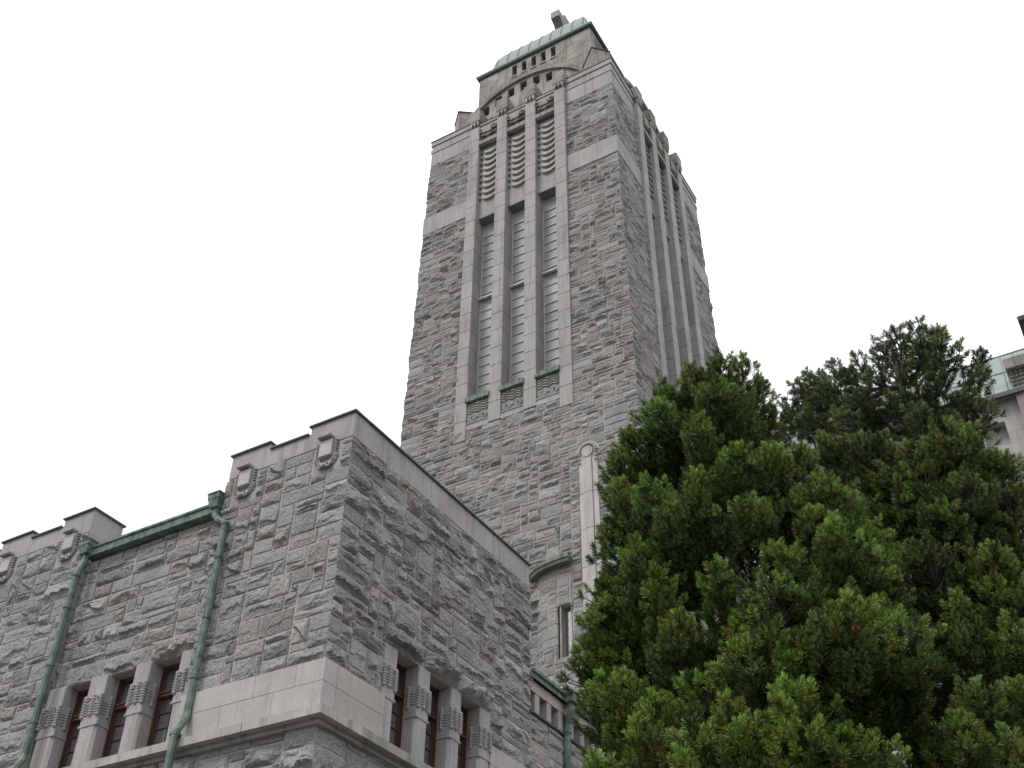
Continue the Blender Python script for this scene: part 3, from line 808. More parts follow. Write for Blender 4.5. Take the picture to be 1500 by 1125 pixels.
pcap = mk(pil_cap(), 'pilaster_cap', M_WEATH); pan = mk(panel_mesh(), 'relief_panel', M_ASH); sca = mk(scallop_mesh(), 'scallop_carving', M_ASH)
cor = mk(corbel_mesh(), 'carved_corbel', M_WEATH); sil = mk(sill_mesh(), 'window_sill', M_COPPER); orn = mk(ornament_mesh(), 'spiral_ornament', M_ASH)
gl, fr, tr_ = twin_meshes(); glm = mk(gl, 'pane', M_TGLASS); frm = mk(fr, 'window_frame', M_BAR); trm = mk(tr_, 'transom', M_BAR)
for rz in (0, PI/2):
    def at(s): return (TCX+math.cos(rz)*s, TCY+math.sin(rz)*s, 0)
    for k, s in enumerate((-2.575, -.86, .86, 2.575)):
        p = lpart('pilaster', pm[k in (0, 3)], tower, at(s), rz)
        lpart('pilaster_cap', pcap, p, world=False)
    for s in (-1.7175, 0, 1.7175):
        w = lpart('tower_window', frm, tower, at(s), rz)
        lpart('pane', glm, w, world=False); lpart('transom', trm, w, world=False); lpart('window_sill', sil, w, world=False)
        p = lpart('relief_panel', pan, tower, at(s), rz)
        lpart('scallop_carving', sca, p, world=False); lpart('carved_corbel', cor, p, world=False)
        lpart('spiral_ornament', orn, tower, at(s), rz)

# ---- lantern
def world_box(m, x0, x1, y0, y1, z0, z1, t=(1, 1, 1)): m.box(TCX+x0, TCX+x1, TCY+y0, TCY+y1, z0, z1, t)
LH = 3.68
lan = MB()
rows = [51.5+.46*i for i in range(11)]+[56.7]
ashlar(lan, TCX-LH, TCX+LH, TCY-LH-.15, TCY+LH, 51.5, 56.7, 11, 1.25, seed=121, jit=.012, sp=.2)
def side_ashlar(z0, z1, rows, seed):
    ashlar(lan, TCX+LH, TCX+LH+.012, TCY-LH-.14, TCY+LH, z0, z1, rows, 1.25, 'y', seed=seed, jit=0.001, sp=.12)
ashlar(lan, TCX-LH, TCX+LH, TCY-LH-.15, TCY+LH, 57.77, 58.0, 1, 1.25, seed=122, jit=.012)
WX = [-1.28, -.64, 0, .64, 1.28]
ed = -LH
for wx in WX+[None]:
    e2 = (wx-.155) if wx is not None else LH
    ashlar(lan, TCX+ed, TCX+e2, TCY-LH-.15, TCY-LH+.4, 56.7, 57.77, 2, 1.25, seed=int(130+ed*3), jit=.01, sp=.1)
    ed = (wx+.155) if wx is not None else 0
world_box(lan, -LH, LH-.001, -LH+.4, LH, 56.7, 57.77, (.4, .4, .4))
lp = part('lantern_wall', lan, M_WEATH, tower)
lw = MB()
for wx in WX:
    lw.cut(); world_box(lw, wx-.155, wx+.155, -LH+.25, -LH+.38, 56.72, 57.5)
part('lantern_window', lw, M_GLASS, lp)
ls = MB()
for wx in WX:
    ls.cut(); world_box(ls, wx-.19, wx+.17, -LH-.22, -LH+.2, 56.66, 56.73)
part('lantern_sill', ls, M_ASHP, lp)
cor_ = MB()
world_box(cor_, -LH-.08, LH+.08, -LH-.23, LH+.08, 57.95, 58.03); world_box(cor_, -LH-.14, LH+.14, -LH-.29, LH+.14, 58.03, 58.12)
part('lantern_cornice', cor_, M_EDGE, tower)
ce = MB(); world_box(ce, -LH-.17, LH+.17, -LH-.32, LH+.17, 58.12, 58.22)
part('eaves_flashing', ce, M_COPPALE, tower)
dm = MB()
DW, DHt = 3.25, 4.3
def domept(a, t):      # a: square direction param, t 0..1 up
    c = math.cos(t*PI/2); s = math.sin(t*PI/2)
    return c**.75, s**.75
N = 14
for q in range(4):
    ca, sa = math.cos(q*PI/2), math.sin(q*PI/2)
    V = []
    for i_ in range(N+1):
        c, s = domept(0, i_/N)
        for x in np.linspace(-1, 1, 9):
            X, Y = x*DW*c, -DW*c
            V.append((TCX+ca*X-sa*Y, TCY+sa*X+ca*Y, 58.22+DHt*s))
    dm.add(V, np.array([(i_*9+j, i_*9+j+1, (i_+1)*9+j+1, (i_+1)*9+j) for i_ in range(N) for j in range(8)]), (1, 1, 1), True)
dome = part('copper_dome', dm, M_COPPALE, tower)
se = MB()
for q in range(4):
    ca, sa = math.cos(q*PI/2), math.sin(q*PI/2)
    for x in np.linspace(-.9, .9, 9):
        pts = []
        for i_ in range(N+1):
            c, s = domept(0, i_/N)
            X = x*DW; Y = -DW*c
            if abs(X) > DW*c+.05: break
            pts.append((TCX+ca*X-sa*(Y), TCY+sa*X+ca*(Y), 58.22+DHt*s))
        if len(pts) > 2: se.tube(pts, .045, 5, (.6, .62, .6))
part('standing_seams', se, M_COPPALE, dome)
cx_ = MB()
CY = TCY-.1
XX = TCX+.12
cx_.hexa([(XX-.5, CY-.5, 61.4), (XX+.5, CY-.5, 61.4), (XX+.5, CY+.6, 61.4), (XX-.5, CY+.6, 61.4), (XX-.33, CY-.42, 64.6), (XX+.33, CY-.42, 64.6), (XX+.33, CY+.42, 64.6), (XX-.33, CY+.42, 64.6)])
cx_.box(XX-.3, XX+.3, CY-.4, CY+.4, 64.6, 66.2)
for s in (-1, 1):        # arms towards and away from the square, flaring
    ys = np.linspace(.4, 1.2, 7)
    for a, b in zip(ys[:-1], ys[1:]):
        za = 65.1-.9*(1-(a-.4)/.8)**2.2; zb_ = 65.1-.9*(1-(b-.4)/.8)**2.2
        v = [(XX-.3, CY+s*a, za), (XX+.3, CY+s*a, za), (XX+.3, CY+s*b, zb_), (XX-.3, CY+s*b, zb_), (XX-.3, CY+s*a, 65.75), (XX+.3, CY+s*a, 65.75), (XX+.3, CY+s*b, 65.75), (XX-.3, CY+s*b, 65.75)]
        cx_.hexa(v)
cx_.tube([(XX+.2, CY, 66.2), (XX+.2, CY, 66.75)], .02, 5)
cx_.t = [t*.8 for t in cx_.t]
part('cross', cx_, M_COPPALE, tower)

# ---- arched gables on the parapet (front and right)
def gable_mesh():
    m = MB(); y0 = -(TCY-16.75); y1 = y0+.5
    cz, R = 50.35, 4.25
    arc = lambda x: cz+math.sqrt(max(R*R-x*x, .01))
    ops = [-2.45+.8*k+.02 for k in range(7)]
    cuts = [-3.9]
    for o_ in ops: cuts += [o_-.21, o_+.21]
    cuts.append(3.9)
    for k in range(len(cuts)-1):
        a, b = cuts[k], cuts[k+1]
        xs_ = np.linspace(a, b, max(2, int((b-a)/.15)+1))
        op = k % 2 == 1
        top = [(x, arc(x)) for x in xs_]
        if op:
            xc = (a+b)/2; zt_ = arc(xc)-.5; zb_ = zt_-.75
            m.box(a, b, y0, y1, 51.5, zb_, (.95, .95, .95))
            m.prism([(a, zt_), (b, zt_)]+top[::-1], y0, y1, (.9, .9, .9))
        else:
            m.prism([(a, 51.5), (b, 51.5)]+top[::-1], y0, y1, (1, 1, 1))
    xs_ = np.linspace(-3.95, 3.95, 40)
    for a, b in zip(xs_[:-1], xs_[1:]):
        m.prism([(a, arc(a)-.3), (b, arc(b)-.3), (b, arc(b)+.06), (a, arc(a)+.06)], y0-.14, y1+.7, (.85, .85, .83))
    for k in (-.42, .43):
        for s in (-1, 1):
            m.tube([(k*5+s*.1+.1*math.cos(t), y0-.12, 51.95+.12*math.sin(t)) for t in np.linspace(0, 1.5*PI, 8)], .04, 6)
    return m
gme = mk(gable_mesh(), 'arched_gable', M_WEATH)
for rz in (0, PI/2): lpart('arched_gable', gme, tower, (TCX, TCY, 0), rz)
# ---- diagonal corner blocks
cb = MB()
for q in range(4):
    a = q*PI/2
    o_ = np.array([LH*math.cos(0), 0])
    dxy = np.array([math.cos(-PI/4+a), math.sin(-PI/4+a)]); n2 = np.array([-dxy[1], dxy[0]])
    c0_ = np.array([TCX, TCY])+dxy*(LH*1.414-.3); c1_ = np.array([TCX, TCY])+dxy*(LH*1.414+1.3)
    hwid = .5; cb.cut()
    p = [c0_-n2*hwid, c1_-n2*hwid, c1_+n2*hwid, c0_+n2*hwid]
    cb.hexa([(p[0][0], p[0][1], 51.5), (p[1][0], p[1][1], 51.5), (p[2][0], p[2][1], 51.5), (p[3][0], p[3][1], 51.5)]+[(x[0], x[1], z) for x, z in zip(p, (54.4, 54.05, 54.05, 54.4))])
    p2 = [c0_-n2*(hwid+.05), c1_+dxy*.05-n2*(hwid+.05), c1_+dxy*.05+n2*(hwid+.05), c0_+n2*(hwid+.05)]
    cb.hexa([(x[0], x[1], z) for x, z in zip(p2, (54.41, 54.06, 54.06, 54.41))]+[(x[0], x[1], z+.06) for x, z in zip(p2, (54.41, 54.06, 54.06, 54.41))], (.4, .42, .4))
part('corner_buttress', cb, M_WEATH, tower)
rail = MB()
for k in range(3):
    y = 17.0+k*.55
    rail.tube([(TCX+5.25, y+.22*math.cos(t), 52.3+.3*math.sin(t)) for t in np.linspace(0, 2*PI, 12)], .014, 4)
rail.tube([(TCX+5.25, 16.6, 51.54), (TCX+5.25, 16.6, 52.9)], .02, 5); rail.tube([(TCX+5.25, 18.5, 51.54), (TCX+5.25, 18.5, 52.7)], .02, 5)
rail.tube([(TCX+5.25, 16.6, 52.0), (TCX+5.25, 18.5, 52.0)], .015, 5)
part('roof_railing', rail, M_EDGE, tower)

# ---- corner buttress with arched pale strip and quarter-round stair turret
YB = 15.45
bt = MB()
bx0 = -2.43
FBt = plane_F(0, YB, 1, 0)
sx0, sx1 = -2.02, -1.24
rock_face(bt, FBt, bx0, .75, 12.5, 26.75, holes=[(sx0, sx1, 12.5, 26.6)], cornR=corner_fn(90, .04, .06), seed=91, cu=.115, cz=.17, cell=.06, amp=(.03, .09), warm=.3, ubreaks=(), maxw=7)
rock_face(bt, plane_F(.75, YB, 0, 1), 0, 5, 12.5, 26.75, cornL=corner_fn(90, .04, .06), seed=92, cell=.1, amp=(.03, .09), warm=.3)
rock_face(bt, plane_F(bx0, YB, 0, -1), -.6, 0, 22.2, 26.75, seed=93, cell=.08, amp=(.02, .05))
but = part('corner_pier', bt, M_ROCKT, tower)
bc = MB(); bc.box(bx0+.003, .747, YB+.003, 20.4, 12, 26.76)
part('mortar', bc, M_MORT, but)
fl = MB(); 
for a, b in ((bx0-.04, sx0-.06), (sx1+.08, .82)):
    fl.cut(); fl.hexa([(a, YB-.06, 26.70), (b, YB-.06, 26.70), (b, YB+.55, 26.75), (a, YB+.55, 26.75), (a, YB-.06, 26.78), (b, YB-.06, 26.78), (b, YB+.55, 27.15), (a, YB+.55, 27.15)])
part('flashing', fl, M_COPPALE, but)
st = MB()
zs_ = np.arange(12.5, 26.7, 1.55)
for a, b in zip(zs_, list(zs_[1:])+[26.62]):
    st.cbox(sx0, sx0+.22, YB-.05, YB+.2, a, b-.012, (1, 1, 1), c=.008)
    st.cbox(sx0+.232, sx1-.232, YB-.10, YB+.2, a, b-.012, (.97, .97, .97), c=.008)
    st.cbox(sx1-.22, sx1, YB-.05, YB+.2, a, b-.012, (1, .98, .96), c=.008)
xc = (sx0+sx1)/2; zc = 26.72
st.prism([(xc+.24*math.cos(t), zc+.24*math.sin(t)) for t in np.linspace(0, 2*PI, 20, endpoint=False)], YB-.12, YB+.5, (.85, .85, .85))
st.prism([(xc-.36, 26.2), (xc+.36, 26.2), (xc+.36, zc)]+[(xc+.36*math.cos(t), zc+.36*math.sin(t)) for t in np.linspace(0, PI, 14)]+[(xc-.36, zc)], YB-.04, YB+.5, (.9, .9, .9))
st.tube([(xc+.44*math.cos(t), YB-.03, zc+.44*math.sin(t)) for t in np.linspace(0, PI, 18)], .045, 6, (.9, .9, .9))
for k in range(22):
    t = -.5+(PI+1.0)*k/21
    x_, z_ = (xc+.34*math.cos(t), zc+.34*math.sin(t)) if 0 <= t <= PI else (xc+(.34 if t < 0 else -.34), zc-abs(t if t < 0 else t-PI)*.9)
    st.blob((x_, YB-.09, z_), (.055, .06, .04), (1, 1, 1), n=7, m=4)
st.t = [t*1.12 for t in st.t]
part('arched_strip', st, M_ASHP, but)

TX, TY = bx0, 16.05
def tur_F(rx, ry):
    def F(U, Z, H):
        t = U/1.9*PI/2      # U from 0 (left) to 1.9 (front)
        return np.stack([TX-(rx+H)*np.cos(t), TY-(ry+H)*np.sin(t), Z], -1)
    return F
tu = MB()
TRX, TRY = 1.72, .62
rock_face(tu, tur_F(TRX, TRY), -.9, 1.9, 12.5, 22.15, holes=[(1.45, 1.82, 18.6, 20.6)], seed=95, cu=.115, cz=.17, cell=.05, amp=(.02, .05), warm=.3, maxw=6)
tur = part('stair_turret', tu, M_ROCKT, tower)
tuc = MB()
pts = [(TX-(TRX-.004)*math.cos(t), TY-(TRY-.004)*math.sin(t)) for t in np.linspace(-.7, PI/2-.42, 20)]
pts2 = [(TX-(TRX-.004)*math.cos(t), TY-(TRY-.004)*math.sin(t)) for t in np.linspace(-.7, PI/2, 24)]
tuc.prismz(pts2+[(TX, 17.5), (TX-1, 17.5)], 20.6, 22.15); tuc.prismz(pts2+[(TX, 17.5), (TX-1, 17.5)], 12, 18.6)
tuc.prismz(pts+[(TX-.65, 17.5), (TX-1, 17.5)], 18.6, 20.6)
part('mortar', tuc, M_MORT, tur)
ts = MB(); ts.box(TX-.62, TX-.02, TY-.3, TY+.1, 18.6, 20.6); part('turret_window', ts, M_GLASS, tur)
tj = MB(); tj.box(TX-.56, TX-.5, TY-.56, TY-.2, 18.6, 20.6); tj.box(TX-.5, TX-.46, TY-.34, TY-.30, 18.6, 20.6); part('window_jamb', tj, M_WEATH, tur)
tcv = MB()
def eave(m, d, z0, z1, tint=(1, 1, 1)):
    P = [(TX-(TRX+d)*math.cos(t), TY-(TRY+d)*math.sin(t)) for t in np.linspace(-.35, PI/2, 30)]
    m.prismz(P+[(TX, TY+.3)], z0, z1, tint)
eave(tcv, .34, 22.26, 22.40)
part('turret_eaves', tcv, M_COPPER, tur)
tso = MB(); eave(tso, .3, 22.1, 22.258, (.4, .4, .4)); part('turret_soffit', tso, M_WEATH, tur)  # soffit tint darkened to paint in the shade under the eaves
tl = MB()
for z, t in ((21.2, .12), (20.7, .1)):
    tl.cut(); tl.box(TX-3.2, TX-1.3, 15.7, 16.2, z, z+t)
part('string_course', tl, M_WEATH, tower)

# =================================================================== NAVE (right, behind the pines)
nave = thing('church_nave', 'pale granite church nave with a light green copper roof, mostly hidden behind the pines', 'church building', (14, 36, 0))
nr = MB()
FN = plane_F(0, 30, 1, 0)
rock_face(nr, FN, .9, 22, 20, 30.6, seed=141, cu=.22, cz=.22, cell=.12, amp=(.02, .05), warm=.3, flat=.6, holes=[(x, x+1.1, 25.2, 27.6) for x in (2, 6.2, 10.3, 14.6)])
part('rough_stone_wall', nr, M_ROCKT, nave)
nc = MB(); nc.box(.5, 22, 30.02, 42, 0, 30.6); part('mortar', nc, M_MORT, nave)
ns = MB()
NW = [(2.7, 3.7), (6.9, 7.9), (11.1, 12.1), (15.6, 16.6)]
ed = .5
ashlar(ns, .5, 22, 29.95, 30.6, 30.6, 31.4, 1, 1.4, seed=150); ashlar(ns, .5, 22, 29.95, 30.6, 32.65, 33.7, 1, 1.6, seed=151)
for a, b in NW+[(22, 22)]:
    ashlar(ns, ed, a, 29.95, 30.6, 31.4, 32.65, 2, 1.2, seed=int(152+a)); ed = b
ns.box(.5, 22, 29.7, 30.2, 27.66, 27.9, (.8, .8, .8))
part('dressed_stone_wall', ns, M_ASHP, nave)
nw_ = MB(); nw_.box(.6, 22, 30.45, 30.55, 31.3, 32.7); nw_.box(.6, 22, 30.016, 30.019, 25.2, 27.6)
part('nave_windows', nw_, M_TGLASS, nave)
nf = MB()
for a in (2, 6.2, 10.3, 14.6):
    for q in (0, .36, .72, 1.04): nf.box(a+q, a+q+.06, 29.94, 30.015, 25.2, 27.6)
part('window_frames', nf, M_PINK, nave)
npm = MB()
for x in (4.4, 8.65, 12.9, 17.4):
    npm.cut()
    ashlar(npm, x, x+.85, 29.55, 30.2, 20, 34.0, 9, 1.5, seed=int(x*7))
    npm.cbox(x-.05, x+.9, 29.3, 31.2, 34.9, 35.5, (.9, .9, .88), c=.03); npm.box(x, x+.85, 29.6, 31.2, 34.0, 34.9, (.6, .6, .6))
    for r_ in range(4):
        for c_ in range(4): npm.blob((x+.13+c_*.2, 29.58, 34.13+r_*.22), (.075, .09, .085), (.8, .8, .8), n=7, m=4)
part('nave_pilaster', npm, M_WEATH, nave)
nro = MB()
nro.hexa([(.5, 29.6, 33.72), (22, 29.6, 33.72), (22, 33.5, 33.72), (.5, 33.5, 33.72), (.5, 29.6, 33.95), (22, 29.6, 33.95), (22, 34.5, 39.6), (.5, 34.5, 39.6)])
nro.hexa([(.5, 34.5, 33.8), (22, 34.5, 33.8), (22, 42, 33.8), (.5, 42, 33.8), (.5, 34.5, 39.6), (22, 34.5, 39.6), (22, 42, 39.65), (.5, 42, 39.65)])
nrf = part('nave_roof', nro, M_COPPALE, nave)
nse = MB()
for x in np.arange(.9, 22, .62):
    nse.tube([(x, 29.6, 33.97), (x, 34.5, 39.62)], .03, 4, (.8, .8, .8))
nse.tube([(.5, 34.5, 39.62), (22, 34.5, 39.62)], .05, 5, (.8, .8, .8)); nse.tube([(.5, 32, 36.75), (22, 32, 36.75)], .03, 4, (.8, .8, .8))
part('standing_seams', nse, M_COPPALE, nrf)
ng = MB(); ng.box(.5, 22, 29.42, 29.62, 33.62, 33.84); part('gutter', ng, M_EDGE, nave)
tu2 = MB(); tu2.box(14.2, 22, 30.5, 40, 33, 38.0); tu2.box(14.05, 22, 30.1, 40, 38.0, 38.25, (.3, .3, .3))
part('clerestory', tu2, M_WEATH, nave)
# lean-to aisle roof
ai = MB()
ai.hexa([(1.2, 21.6, 17.6), (22, 21.6, 17.6), (22, 30, 17.6), (1.2, 30, 17.6), (1.2, 21.6, 17.75), (22, 21.6, 17.75), (22, 30, 20.6), (1.2, 30, 20.6)])
aisle = part('aisle_roof', ai, M_COPPALE, nave)
aw = MB(); ashlar(aw, 1.4, 22, 22, 22.6, 10, 17.6, 8, 1.5, seed=171); aw.box(1.4, 22, 22.1, 30, 0, 17.6); part('aisle_wall', aw, M_ASHP, nave)

# =================================================================== PINES
def leafmat(name, base, tip):
    m = bpy.data.materials.new(name); m.use_nodes = True
    t = m.node_tree; b = t.nodes['Principled BSDF']; L = t.links.new
    a = t.nodes.new('ShaderNodeAttribute'); a.attribute_name = 'tint'
    mx = t.nodes.new('ShaderNodeMixRGB'); mx.blend_type = 'MULTIPLY'; mx.inputs[0].default_value = 1; mx.inputs[1].default_value = (*base, 1)
    L(a.outputs['Color'], mx.inputs[2])
    geo = t.nodes.new('ShaderNodeNewGeometry'); n = t.nodes.new('ShaderNodeTexNoise'); n.inputs['Scale'].default_value = 2.2; L(geo.outputs['Position'], n.inputs['Vector'])
    r = t.nodes.new('ShaderNodeMapRange'); r.inputs['From Min'].default_value = .35; r.inputs['From Max'].default_value = .65; r.inputs['To Min'].default_value = .8; r.inputs['To Max'].default_value = 1.2
    L(n.outputs['Fac'], r.inputs['Value'])
    v = t.nodes.new('ShaderNodeVectorMath'); v.operation = 'SCALE'; L(mx.outputs[0], v.inputs[0]); L(r.outputs[0], v.inputs['Scale'])
    L(v.outputs[0], b.inputs['Base Color'])
    b.inputs['Roughness'].default_value = .5; b.inputs['Specular IOR Level'].default_value = .3
    return m
M_NEED = leafmat("pine_needles", (.058, .108, .023), None)
M_NEEDO = leafmat('olive_pine_needles', (.058, .1, .025), None)
M_NEEDD = leafmat('dark_pine_needles', (.046, .084, .026), None)
def tufts(mb, pos, axis, rng, n=80, length=.075, wid=.0024, tone=None):
    """round brushes of needles at the shoot ends: pos = shoot end, axis = shoot direction"""
    k = len(pos)
    s = rng.random((k, n))                           # 0 base .. 1 tip of the shoot
    a = rng.random((k, n))*2*np.pi
    ref = np.where(np.abs(axis[:, 2:3]) < .9, np.array([[0, 0, 1.]]), np.array([[1., 0, 0]]))
    e1 = np.cross(axis, ref); e1 /= np.linalg.norm(e1, axis=1)[:, None]; e2 = np.cross(axis, e1)
    spread = (1.3-1.15*s**1.5)*(.75+.4*rng.random((k, n)))
    rad = np.cos(a)[..., None]*e1[:, None]+np.sin(a)[..., None]*e2[:, None]
    d = np.cos(spread)[..., None]*axis[:, None]+np.sin(spread)[..., None]*rad
    base = pos[:, None]-axis[:, None]*((1-s)*.065)[..., None]
    ln = length*(.8+.35*rng.random((k, n)))
    tip = base+d*ln[..., None]
    sd_ = np.cross(d, rng.normal(size=(k, n, 3))); sd_ /= np.linalg.norm(sd_, axis=2)[..., None]+1e-9
    v = np.stack([base-sd_*wid*.8, base+sd_*wid*.8, tip+sd_*wid, tip-sd_*wid], 2).reshape(-1, 3)
    f = np.arange(len(v)).reshape(-1, 4)
    t = np.repeat(tone, n*4, axis=0)
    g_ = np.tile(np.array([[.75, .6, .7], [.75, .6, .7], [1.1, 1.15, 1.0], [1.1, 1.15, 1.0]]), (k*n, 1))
    mb.add(v, f, t*g_)
def pine(name, label, base, tips, rng, top, R, nb, matn, need=.054, nt_=84, dens=1.0, wood=1.0, plume=.36, tonev=.28, wid=.0021, zmin=2.5, pom=.069):
    base = np.array(base, float)
    root = thing(name, label, 'pine tree', tuple(base), group='pine trees in front of the church')
    H = top-base[2]
    tr_ = MB(); br = MB(); fo = MB()
    lean = rng.normal(0, .12, 2)
    trunk = lambda z: np.array([base[0]+lean[0]*(z/H)**1.5*1.2+.06*math.sin(z*1.1), base[1]+lean[1]*(z/H)**1.5*1.2+.06*math.cos(z*.9), z])
    zs = np.linspace(0, H*.93, 16)
    tr_.tube([trunk(z) for z in zs], [.02+.017*H*(1-z/H)**.9 for z in zs], 9)
    T = [np.array(t, float) for t in tips]
    for k in range(nb):
        z = zmin+(top-zmin)*rng.random()**.85
        r = R(z)*(.4+.6*rng.random()**.7); a = rng.random()*2*np.pi
        c = trunk(min(z, H*.93)); T.append(np.array([c[0]+r*math.cos(a), c[1]+r*math.sin(a), z]))
    P, AX, TN = [], [], []
    for tip in T:
        zb = tip[2]-(.5+.9*rng.random())*max(.6, min(2.2, np.hypot(*(tip[:2]-trunk(min(tip[2], H*.9))[:2]))))
        zb = min(max(zb, .8), H*.9)
        s0 = trunk(zb); d0 = tip-s0
        ctrl = s0+np.array([d0[0]*.7, d0[1]*.7, d0[2]*.2])
        tt = np.linspace(0, 1, 9)[:, None]
        cur = (1-tt)**2*s0+2*(1-tt)*tt*ctrl+tt**2*tip
        cur[1:-1] += rng.normal(0, .03, (7, 3))
        Lb = np.linalg.norm(np.diff(cur, axis=0), axis=1).sum()
        br.tube(cur, np.linspace(.014+.012*Lb, .006, 9)*wood, 5, caps=False)
        tone = (1+rng.normal(0, .1))*np.array([1+rng.normal(0, .05), 1, 1+rng.normal(0, .05)])
        plen = min(Lb*.85, .75+.5*rng.random())
        pl = plume*(.65+.6*rng.random())
        n_st = max(5, int(plen/pom*.95))
        lumps = rng.random(4)*6.28
        for q in range(n_st):
            f_ = (q+.3*rng.random())/n_st                # 0 tip .. 1 inner
            t = 1-f_*plen/Lb
            x = min(t*8, 7.999); i0 = int(x); p = cur[i0]+(cur[i0+1]-cur[i0])*(x-i0); dr = cur[i0+1]-cur[i0]; dr /= np.linalg.norm(dr)
            e1 = np.cross(dr, [.3, .5, .81]); e1 /= np.linalg.norm(e1); e2 = np.cross(dr, e1)
            rr = pl*min(1, f_*2.4)**.6*(1-.3*f_)
            m_ = max(1, int(round((2*math.pi*rr/pom*.82+1)*dens)))
            a0 = rng.random()*6.28
            for w_ in range(m_):
                a = a0+2*math.pi*(w_+.5*rng.random())/m_
                lump = 1+.3*math.sin(3*a+lumps[0]+f_*7)+.25*math.sin(5*a+lumps[1]-f_*9)
                rad = math.cos(a)*e1+math.sin(a)*e2
                inner = rng.random() < .25
                r1 = rr*lump*(.85+.3*rng.random())*(.55 if inner else 1)
                ax = rad*.75+dr*(.9-.4*f_)+np.array([0, 0, .55])+rng.normal(0, .2, 3); ax /= np.linalg.norm(ax)
                e = p+rad*r1+dr*.12*r1+np.array([0, 0, .12*r1])
                if r1 > .09: br.tube([p-dr*r1*.45, p+rad*r1*.55-dr*.1*r1, e], [.006*wood, .005*wood, .0035*wood], 4, caps=False)
                fresh = max(0, 1-f_*2.4)*(not inner)
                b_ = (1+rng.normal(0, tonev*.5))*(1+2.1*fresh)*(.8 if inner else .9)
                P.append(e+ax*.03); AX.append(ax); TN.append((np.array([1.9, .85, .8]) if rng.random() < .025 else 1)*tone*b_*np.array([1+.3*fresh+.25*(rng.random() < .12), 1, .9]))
    P = np.array(P); AX = np.array(AX); TN = np.clip(np.array(TN), .3, 3.2)
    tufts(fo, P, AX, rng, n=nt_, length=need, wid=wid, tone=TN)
    part('trunk', tr_, M_BARK, root); part('branches', br, M_BARK, root); part('foliage', fo, matn, root)
    print(name, 'tufts', len(P))
    return root
def ray_at(u, v, D, du=0):
    u = u+du
    d = fw+rt2*(u-750)/(F_*1500)-up2*(v-562.5)/(F_*1500)
    return CAM+d*(D/math.hypot(d[0], d[1]))
T1 = [(822, 940, 9.7), (835, 890, 9.7), (850, 990, 9.4), (885, 1040, 9.2), (842, 1112, 9.1), (1040, 517, 10.1), (1000, 535, 10.0), (960, 560, 10.2), (950, 590, 9.9), (1075, 522, 10.4), (1105, 560, 10.5), (1120, 600, 10.6), (905, 632, 10.0), (888, 665, 10.1), (875, 705, 9.8), (868, 760, 9.9), (915, 700, 9.4),
      (1010, 610, 9.3), (1065, 655, 8.9), (1040, 560, 9.5), (1120, 655, 9.2), (1160, 655, 9.4), (855, 845, 9.8), (850, 880, 9.5), (860, 945, 9.6), (900, 790, 9.3), (930, 830, 9.0), (1085, 590, 10.2), (1010, 690, 9.0), (950, 740, 9.2), (1070, 730, 8.8),
      (900, 1070, 9.2), (900, 890, 9.4), (880, 985, 9.2), (1150, 720, 9.2), (1020, 820, 8.8), (1110, 800, 8.8), (960, 900, 8.9), (1060, 900, 8.8), (980, 990, 8.8)]
rng = np.random.default_rng(11)
pine('pine_tree', 'dark green bushy pine nearest the tower, its rounded tops overlapping the tower corner', (10.15, -5.6, 0), [ray_at(*t, du=(12 if t[1] < 700 else 30)) for t in T1], rng, 9.8,
     lambda z: np.interp(z, [2.5, 5.5, 7.2, 8.6, 9.5, 10.0], [1.5, 1.3, 1.05, .75, .4, .1]), 26, M_NEED, plume=.27)
T2 = [(1230, 735, 9.2), (1260, 760, 9.3), (1190, 745, 8.9), (1300, 830, 9.2), (1310, 850, 9.0), (1270, 800, 9.0), (1210, 830, 8.7), (1130, 850, 8.4), (1100, 900, 8.2), (1170, 930, 8.2), (1290, 880, 8.8), (1300, 905, 8.6), (1240, 900, 8.3), (1070, 950, 8.1), (1215, 870, 8.6), (1320, 950, 8.6),
      (1150, 1000, 7.6), (1140, 1030, 7.5), (1160, 1060, 7.5), (1060, 1025, 7.7), (950, 1020, 8.0), (930, 1060, 7.8), (1010, 1060, 7.7), (1090, 1060, 7.6), (1230, 1070, 7.7), (1280, 1080, 7.8), (870, 1110, 7.9), (1000, 1100, 7.6)]
pine('pine_tree', 'bright green bushy pine in the middle foreground with upright candle-like shoots', (11.6, -7.3, 0), [ray_at(*t) for t in T2], rng, 7.7,
     lambda z: np.interp(z, [2.5, 5.0, 6.2, 7.0, 7.8], [1.5, 1.4, 1.0, .6, .15]), 22, M_NEED, plume=.25)
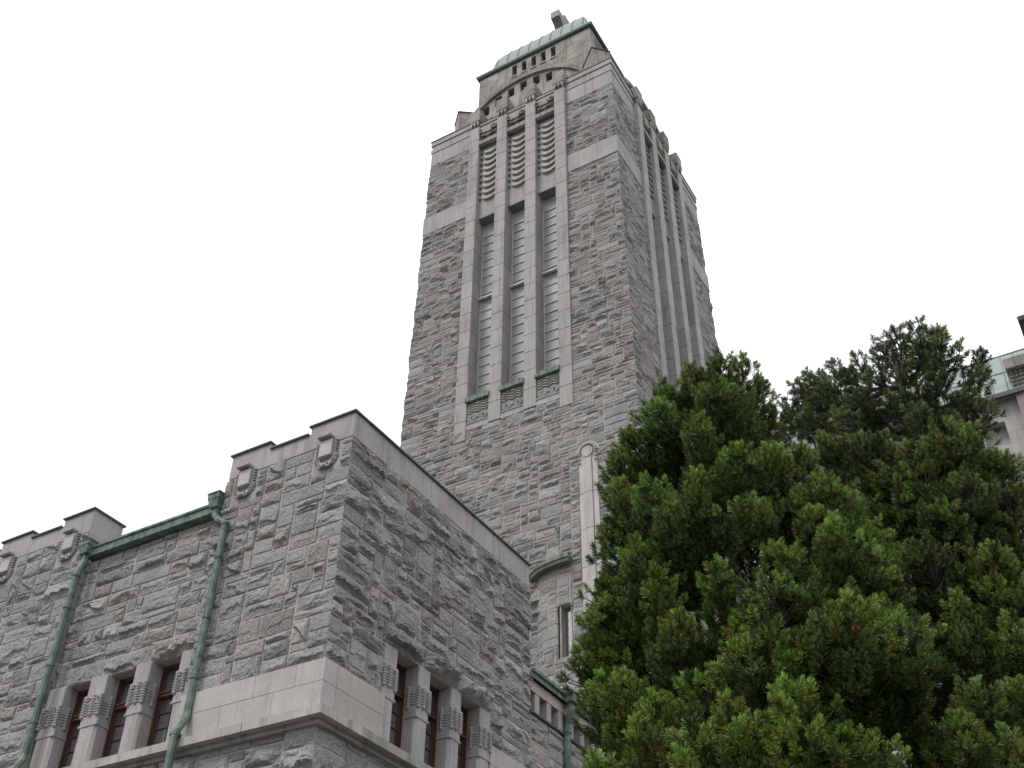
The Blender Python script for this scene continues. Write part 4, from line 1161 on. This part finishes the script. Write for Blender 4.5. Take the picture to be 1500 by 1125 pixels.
T3 = [(1475, 668, 11.2), (1490, 715, 11.0), (1470, 760, 10.8), (1492, 840, 10.4), (1485, 790, 10.8), (1270, 740, 10.8), (1290, 790, 10.5), (1330, 720, 10.6), (1250, 690, 11), (1400, 622, 11.0), (1375, 640, 10.8), (1425, 640, 11.2), (1440, 670, 11.0), (1350, 690, 10.6), (1300, 650, 11.2), (1255, 640, 11.3), (1230, 655, 11.2), (1200, 640, 11.0), (1290, 700, 10.8), (1420, 700, 10.5), (1380, 740, 10.2), (1435, 750, 10.6), (1340, 800, 10), (1440, 820, 10.2),
      (1470, 850, 10.3), (1400, 870, 9.8), (1480, 900, 9.8), (1370, 920, 9.5), (1430, 1000, 9), (1490, 1000, 9.2), (1400, 1050, 8.8), (1470, 1070, 8.8), (1350, 1080, 9)]
pine('pine_tree', 'olive green pine at the right edge with brown tinged lower branches', (12.7, -5.3, 0), [ray_at(*t) for t in T3], rng, 8.9,
     lambda z: np.interp(z, [2.5, 5.0, 7.0, 8.2, 9.0], [1.6, 1.35, .95, .6, .15]), 26, M_NEEDO, plume=.27)
T4 = [(1170, 575, 16.5), (1190, 590, 16), (1215, 530, 16.3), (1145, 610, 16.2), (1240, 580, 15.8), (1345, 470, 16), (1310, 482, 16.2), (1378, 482, 15.8), (1405, 500, 15.7), (1440, 515, 15.8), (1445, 540, 15.5), (1290, 500, 16.5), (1250, 520, 16.4), (1235, 545, 16.2), (1180, 548, 16.5), (1160, 565, 16.3), (1150, 590, 16.2), (1205, 560, 16.0), (1270, 550, 15.7), (1330, 530, 15.4), (1370, 540, 15.2),
      (1455, 590, 15.4), (1420, 570, 15.2), (1130, 620, 16.4), (1170, 610, 15.8), (1300, 580, 15.2), (1220, 600, 15.4), (1350, 600, 15), (1400, 610, 15), (1260, 610, 15.2)]
pine('pine_tree', 'tall sparse dark pine behind the others, open branches against the sky', (11.9, -.6, 0), [ray_at(*t) for t in T4], rng, 14.6,
     lambda z: np.interp(z, [2.5, 9.0, 12, 14, 15.0], [2.2, 2.1, 1.7, 1.0, .3]), 17, M_NEEDD, plume=.25, dens=.7, need=.075, wid=.003, nt_=66, wood=1.1, pom=.1)
